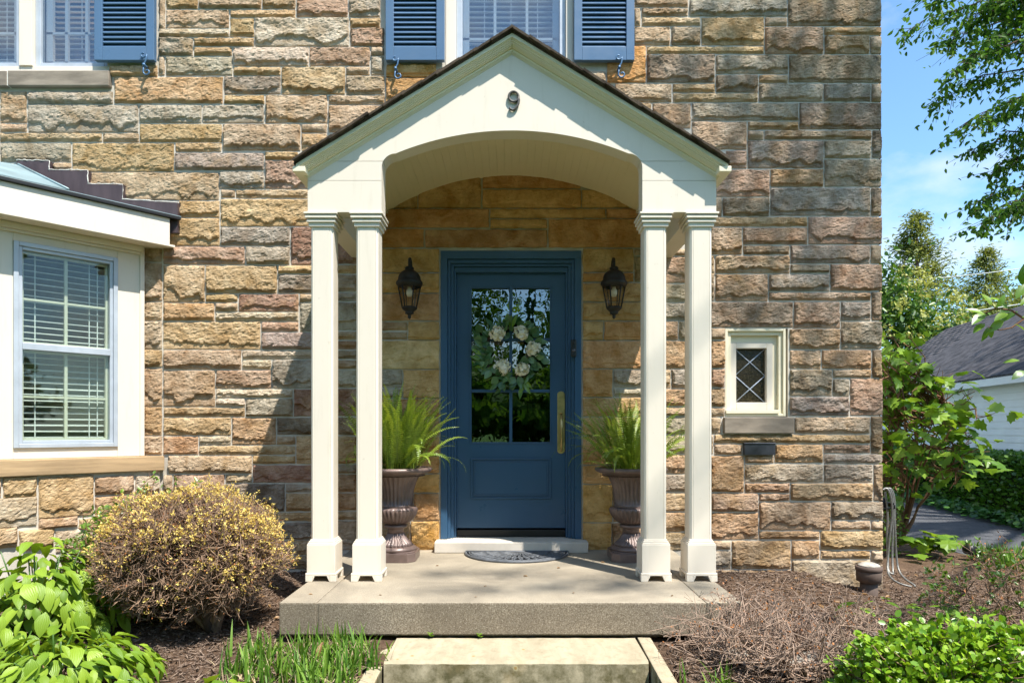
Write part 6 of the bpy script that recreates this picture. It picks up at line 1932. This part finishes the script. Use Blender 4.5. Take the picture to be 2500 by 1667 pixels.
mb = MB(); mb.prism([(E0[0], E0[1]), (E0[0], E0[1] - .02), (E1[0], E1[1] - .08), (-5.3, 1.78), (-5.3, 1.80), (E1[0], E1[1])], -.3, GLN + .2, 'x')
xf(mb, GM).build("roof", M['garage_shingle'], GAR)
sl_v = Vector((0, E1[0] - E0[0], E1[1] - E0[1])); sl_len = sl_v.length; sv = sl_v.normalized()
me = MB().box(-.149, .149, 0, .155, 0, .012).mesh("shingle"); me.materials.append(M['garage_shingle'])
rot = Matrix(((1, 0, 0, 0), (0, sv.y, -sv.z, 0), (0, sv.z, sv.y, 0), (0, 0, 0, 1)))
fx_ = Matrix(((-1, 0, 0, 0), (0, sv.y, sv.z * -1, 0), (0, sv.z, -sv.y * -1 * -1, 0), (0, 0, 0, 1)))
nrm = Vector((1, 0, 0)).cross(sv) * -1
if nrm.z < 0: nrm = -nrm
xax = sv.cross(nrm)
FR = Matrix(((xax.x, sv.x, nrm.x, 0), (xax.y, sv.y, nrm.y, 0), (xax.z, sv.z, nrm.z, 0), (0, 0, 0, 1)))
cells = []
for rrow in range(23):
    for cc in range(35):
        lx = .15 + cc * .302 + (.151 if rrow % 2 else 0)
        o = Vector((lx, E0[0], E0[1])) + sv * (rrow * .145) + nrm * random.uniform(.001, .006)
        m4 = GM @ Matrix.Translation(o) @ FR
        wp = m4.translation
        dd_ = wp.y + CAM_D; px = CX + F_PX * wp.x / dd_
        cells.append((0 if 2180 < px < 2560 else 1, dd_, m4))
cells.sort(key=lambda t: (t[0], t[1]))
for v in cells[:300]: shared("shingle", me, GAR, v[2])
base_v = np.array([v.co[:] for v in me.vertices]); base_f = np.array([p.vertices[:] for p in me.polygons])
vs, fs = [], []
for i, v in enumerate(cells[300:]):
    A = np.array(v[2]); vs.append(base_v @ A[:3, :3].T + A[:3, 3]); fs.append(base_f + i * len(base_v))
link("far_shingles", np_mesh("far_shingles", np.concatenate(vs), np.concatenate(fs)), M['garage_shingle'], GAR, kind="stuff")

# ---- hedge and ivy
rg = np.random.default_rng(44)
HE = empty("hedge", (7.3, 5, -.4), "long dark green clipped hedge between driveway and garage", "hedge")
def hx_(y): return 7.05 + .20 * (y - 4)
vs = []
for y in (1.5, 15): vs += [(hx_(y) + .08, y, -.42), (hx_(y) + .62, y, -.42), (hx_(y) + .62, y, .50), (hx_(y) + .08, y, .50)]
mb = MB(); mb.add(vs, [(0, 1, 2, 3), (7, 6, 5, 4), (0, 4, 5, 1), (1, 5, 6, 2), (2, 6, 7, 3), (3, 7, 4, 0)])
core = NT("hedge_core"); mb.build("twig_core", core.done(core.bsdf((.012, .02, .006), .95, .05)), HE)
n = 15000
y = rg.uniform(2, 14, n); face = rg.random(n)
x = np.where(face < .62, hx_(y) + rg.uniform(-.04, .10, n), hx_(y) + rg.uniform(0, .65, n)); z = np.where(face < .62, rg.uniform(-.36, .55, n), .52 + rg.uniform(-.06, .07, n))
x += .05 * (fbm(y * 2 + 9, z * 3 + 9, 3, 2) - .5)
D = np.stack([np.where(face < .62, -1, rg.normal(0, .6, n)), rg.normal(0, .7, n), rg.normal(.4, .5, n)], -1)
V, F, T = leaves_np(np.stack([x, y, z], -1), D, rg.uniform(.035, .075, n), ROUND, LEAF_F, (-.5, -.3, .8), .5, rng=rg)
link("leaves", np_mesh("leaves", V, F, T), M['hedge'], HE, kind="stuff")
n = 5000
y = rg.uniform(2, 13, n); x = hx_(y) - np.abs(rg.normal(0, .17, n)); z = -.38 + rg.uniform(.02, .14, n)
V, F, T = leaves_np(np.stack([x, y, z], -1), rg.normal(0, 1, (n, 3)) * np.array([1, 1, .3]), rg.uniform(.05, .10, n), ROUND, LEAF_F, (-.2, -.3, 1), .4, rng=rg)
setp(link("ivy", np_mesh("ivy", V, F, T), M['ivy'], loc=(0, 0, 0)), "ivy ground cover along the hedge's foot", None, None, "stuff")

# ---- small black garden light
p = P(2372, 1345, 6.6)
root = empty("garden_light", (p.x, p.y, -.40), "small black garden spotlight at the mulch edge by the driveway", "garden light")
mb = MB(); mb.tube([(p.x, p.y, -.45), (p.x, p.y, p.z - .02)], .012, 8); mb.build("stake", M['black_metal'], root)
mb = MB(); mb.tube([(p.x + .07, p.y + .02, p.z - .01), (p.x - .03, p.y - .01, p.z + .02), (p.x - .055, p.y - .02, p.z + .028)], [.045, .05, .055], 16); mb.build("lamp_head", M['black_metal'], root)

# ================================================================== far trees
def conifer(x, y, h, rad, n, label, seed, mat='conifer'):
    rg = np.random.default_rng(seed)
    root = empty("conifer_tree", (x, y, -.4), label, "tree", "tall conifers beyond the garage")
    mb = MB(); mb.tube([(x, y, -.6), (x + .1, y, h * .5), (x, y, h)], [.28, .16, .02], 8); mb.build("trunk", M['bark'], root)
    A, B, ra, rb, Pp, Dd = [], [], [], [], [], []
    nb = 190
    for k in range(nb):
        t = rg.uniform(.06, .99); z = h * t; L = rad * ((1 - t) ** .88) * rg.uniform(.55, 1.12) + .15
        az = rg.uniform(0, 6.283); d = np.array([math.cos(az), math.sin(az), rg.uniform(-.05, .35)])
        a = np.array([x, y, z]); b = a + d * L
        A.append(a); B.append(b); ra.append(.035 * (1 - t) + .01); rb.append(.006)
        m = max(4, int(n / nb * (.4 + L / rad)))
        s = rg.uniform(.2, 1.0, m)[:, None]
        q = a + (b - a) * s + rg.normal(0, .16, (m, 3)) * (.5 + s); q[:, 2] -= .25 * s[:, 0] ** 2
        Pp.append(q); Dd.append(np.tile(d, (m, 1)) * .9 + rg.normal(0, .55, (m, 3)) + np.array([0, 0, -.15]))
    V, F = tubes_np(A, B, ra, rb, 4); link("branches", np_mesh("branches", V, F), M['bark'], root, kind="stuff")
    Pp = np.concatenate(Pp); Dd = np.concatenate(Dd)
    V, F, T = leaves_np(Pp, Dd, rg.uniform(.12, .30, len(Pp)), LEAF * np.array([1, .6, 1]), LEAF_F, (0, -.3, 1), .6, rng=rg)
    link("crown", np_mesh("crown", V, F, T), M[mat], root, kind="stuff")
conifer(21.6, 29.9, 12.6, 5.2, 26000, "tallest conifer standing right of the house corner", 1)
conifer(28.2, 33.9, 11.8, 5.0, 20000, "thinner conifer right of the tallest one", 2)
conifer(33.5, 36.0, 10.4, 4.4, 14000, "shortest conifer above the garage ridge", 3)
def broadleaf(name, x, y, c, r, n, size, mat, label, seed, blossoms=0, group=None, clump=26):
    rg = np.random.default_rng(seed)
    root = empty(name, (x, y, -.4), label, "tree", group)
    mb = MB(); mb.tube([(x, y, -.6), (x + .08, y, c[2] * .5), (c[0], c[1], c[2])], [.24, .18, .06], 8); mb.build("trunk", M['bark'], root)
    cl = ell_pts(clump, c, np.array(r) * .92, rg, .35, 1.0, -.9)
    A = np.tile(np.array([(c[0], c[1], c[2] - r[2] * .7)]), (clump, 1)); V, F = tubes_np(A, cl, [.05] * clump, [.012] * clump, 4)
    link("limbs", np_mesh("limbs", V, F), M['bark'], root, kind="stuff")
    pick = rg.integers(0, clump, n)
    q = cl[pick] + rg.normal(0, 1, (n, 3)) * np.array(r) * .17
    V, F, T = leaves_np(q, rg.normal(0, 1, (n, 3)), rg.uniform(size * .6, size * 1.3, n), LEAF, LEAF_F, (0, -.3, 1), .6, rng=rg)
    link("crown", np_mesh("crown", V, F, T), M[mat], root, kind="stuff")
    if blossoms:
        bp = ell_pts(blossoms, c, np.array(r) * 1.02, rg, .88, 1.05, -.6)
        q = np.repeat(bp, 26, 0) + rg.normal(0, .085, (blossoms * 26, 3)) * np.array([1, 1, 1.3])
        V, F, T = leaves_np(q, rg.normal(0, 1, q.shape), rg.uniform(.05, .12, len(q)), ROUND, LEAF_F, (0, 0, 1), 1, rng=rg)
        link("blossoms", np_mesh("blossoms", V, F, T), M['blossom'], root, kind="stuff")
broadleaf("flowering_tree", 12.4, 16.6, (12.5, 16.6, 3.1), (2.7, 2.3, 3.0), 9000, .20, 'chestnut', "tree full of yellow-green blossom clusters right of the house wall", 4, 170)
broadleaf("leafy_tree", 22.5, 24.0, (22.5, 24.0, 4.0), (3.2, 2.5, 3.6), 7000, .22, 'conifer', "light olive tree behind the garage ridge", 5)

# far wood beyond everything and the wooded garden across the street (seen mirrored in the panes)
def wood(label, spots, n, size, seed, mat):
    rg = np.random.default_rng(seed)
    Ps, A, B = [], [], []
    for (x, y, h, r) in spots:
        cl = ell_pts(30, (x, y, h * .58), (r, r, h * .42), rg, .3, 1.0)
        m = n // len(spots)
        Ps.append(cl[rg.integers(0, 30, m)] + rg.normal(0, .16, (m, 3)) * np.array([r, r, h * .3]))
        A.append((x, y, -.5)); B.append((x, y, h * .7))
    q = np.concatenate(Ps); q[:, 2] = np.maximum(q[:, 2], .05)
    V, F, T = leaves_np(q, rg.normal(0, 1, q.shape), rg.uniform(size * .6, size * 1.3, len(q)), LEAF, LEAF_F, (0, 0, 1), .8, rng=rg)
    V2, F2 = tubes_np(A, B, [.25] * len(A), [.08] * len(A), 6)
    V = np.concatenate([V, V2]); F = np.concatenate([F, F2 + len(V) - len(V2)]); T = np.concatenate([T, np.zeros(len(V2))])
    setp(link("tree_line", np_mesh("tree_line", V, F, T), M[mat], loc=(0, 0, 0)), label, None, None, "stuff")
rr_ = random.Random(3)
wood("distant green wood beyond the garage", [(rr_.uniform(14, 70), rr_.uniform(55, 75), rr_.uniform(6, 9), 4) for _ in range(16)], 9000, .7, 61, 'chestnut')
wood("shady trees across the lawn facing the house", [(-15, -17, 10, 4.5), (-9, -20, 12, 4.8), (-4, -15, 8, 3.6), (0.5, -19, 10.5, 4.2), (6.5, -22, 12, 4.5), (12, -19, 8, 4), (-21, -20, 11, 5), (19, -22, 10, 5), (-12, -13, 4, 2.6), (3, -14, 3.2, 2.4), (-7, -11, 3, 2.6), (-2, -11.5, 2.8, 2.6), (1.5, -12, 2.6, 2.5), (6, -12, 3, 2.6), (10.5, -12, 3.4, 2.8), (-16, -12, 3.4, 2.8), (4, -17, 7, 3.4)], 44000, .34, 62, 'maple')

# ---- the tall tree whose boughs hang in at the upper right
rg = np.random.default_rng(70); rng = random.Random(70)
TX, TY = 11.6, .6
TREE = empty("shade_tree", (TX, TY, -.4), "tall broadleaf tree dipping green boughs into the upper right sky", "tree")
mb = MB(); mb.tube([(TX, TY, -.6), (TX + .1, TY, 3), (TX - .1, TY + .1, 7), (TX, TY, 12)], [.42, .34, .26, .08], 12); mb.build("trunk", M['bark'], TREE)
A, B, ra, rb, Pp, Dd = [], [], [], [], [], []
boughs = [((2700, -60), (2215, 95), 100), ((2700, 10), (2285, 135), 90), ((2700, -80), (2265, 15), 110), ((2700, 80), (2330, 185), 100), ((2700, 140), (2290, 262), 95), ((2700, 90), (2400, 120), 110), ((2700, 220), (2352, 325), 80),
          ((2700, 320), (2345, 392), 75), ((2700, 250), (2430, 300), 90), ((2700, 340), (2420, 440), 100), ((2700, 420), (2372, 520), 90), ((2700, 450), (2392, 570), 85), ((2700, 300), (2460, 380), 80), ((2700, 520), (2440, 540), 60), ((2700, 10), (2420, 30), 130), ((2700, 60), (2470, 60), 120), ((2700,-40),(2360,60),110)]
for (a, b, nl) in boughs:
    d = rng.uniform(8.0, 9.4)
    pa, pb = P(a[0], a[1], d + .3), P(b[0], b[1], d)
    prev = pa; n = 9
    root_pt = Vector((TX, TY + .1, max(3.2, pa.z + .2)))
    A.append(root_pt); B.append(pa); ra.append(.05); rb.append(.022)
    for k in range(1, n + 1):
        t = k / n
        q = pa.lerp(pb, t) + Vector((rng.gauss(0, .03), rng.gauss(0, .06), .22 * math.sin(t * 2.6) + rng.gauss(0, .03)))
        A.append(prev); B.append(q); ra.append(.020 * (1 - t) + .005); rb.append(.020 * (1 - t - 1 / n) + .005 if t < 1 else .003)
        m = int(nl * 3.6 / n * (.5 + t))
        for _ in range(m // 7 + 1):
            # a hanging spray: twiglet with leaves on both sides
            s = prev.lerp(q, rng.random()); e = s + Vector((rng.gauss(-.10, .15), rng.gauss(0, .2), -abs(rng.gauss(.16, .10))))
            A.append(s); B.append(e); ra.append(.004); rb.append(.002)
            for _ in range(8):
                w_ = s.lerp(e, rng.uniform(.15, 1.05))
                Pp.append(w_ + Vector((rng.gauss(0, .035), rng.gauss(0, .05), rng.gauss(0, .03)))); Dd.append((rng.gauss(-.1, .6), rng.gauss(0, .6), -.55 + rng.gauss(0, .45)))
        prev = q
V, F, T = leaves_np(np.array([tuple(p) for p in Pp]), np.array(Dd), rg.uniform(.06, .105, len(Pp)), LEAF, LEAF_F, (-.3, -.6, .6), .6, rng=rg)
link("bough_leaves", np_mesh("bough_leaves", V, F, T), M['maple'], TREE, kind="stuff")
# upper crown
cl = ell_pts(60, (TX, TY - .2, 11.2), (3.9, 3.8, 3.4), rg, .3, 1.0)
A += [np.array((TX, TY, 8.0))] * len(cl); B += list(cl); ra += [.10] * len(cl); rb += [.02] * len(cl)
n = 2800
q = cl[rg.integers(0, len(cl), n)] + rg.normal(0, .42, (n, 3))
# lighter limbs stretching over the house corner and the porch
def reach(wx, wz, t, m, sd, on='wall'):
    """leaf clump on a limb of the tree, up the sun's path from a spot"""
    c = np.array((wx + .82 * t, -t, wz + 2.28 * t)) if on == 'wall' else np.array((wx + .82 * t, wz - t, 2.28 * t))
    A.append(np.array((TX, TY, 9.5))); B.append(c); ra.append(.09); rb.append(.015)
    return c + rg.normal(0, 1, (m, 3)) * np.array(sd)
ex = [reach(1.55, 3.85, 4.2, 110, (.20, .35, .20)), reach(2.05, 3.55, 4.4, 140, (.22, .35, .25)), reach(2.65, 3.95, 4.0, 170, (.25, .4, .3)), reach(2.45, 2.95, 4.3, 110, (.2, .3, .2)), reach(1.75, 2.95, 4.1, 80, (.16, .3, .2)),
      reach(2.75, 3.2, 4.1, 110, (.14, .3, .22)), reach(2.1, 2.4, 4.4, 60, (.2, .3, .15)), reach(2.75, 2.2, 4.2, 70, (.12, .3, .2)),
      reach(.55, -1.15, 7.5, 60, (.36, .07, .1), 'g'), reach(-.1, -.85, 7.5, 40, (.30, .06, .1), 'g'), reach(.1, -1.3, 7.5, 30, (.45, .04, .1), 'g'), reach(2.1, -1.5, 4.4, 110, (.3, .2, .2), 'g')]
q = np.concatenate([q] + ex)
V, F, T = leaves_np(q, rg.normal(0, 1, q.shape), rg.uniform(.09, .16, len(q)), LEAF, LEAF_F, (0, 0, 1), .7, rng=rg)
link("crown", np_mesh("crown", V, F, T), M['maple'], TREE, kind="stuff")
V, F = tubes_np(np.array([tuple(p) for p in A]), np.array([tuple(p) for p in B]), ra, rb, 5)
link("branches", np_mesh("branches", V, F), M['bark'], TREE, kind="stuff")

# ---- service wires
for (a, b, d, lab) in (((1900, 702), (2700, 625), 26, "pale overhead cable crossing the tall conifers"), ((2100, 780), (2700, 700), 24, "pale overhead cable just above the garage ridge")):
    p, q_ = P(a[0], a[1], d), P(b[0], b[1], d + 2)
    mb = MB(); mb.tube([p.lerp(q_, t) - Vector((0, 0, .25 * math.sin(t * math.pi))) for t in np.linspace(0, 1, 14)], .018, 6)
    setp(mb.build("overhead_cable", M['wire'], None), lab, "cable", "overhead cables")
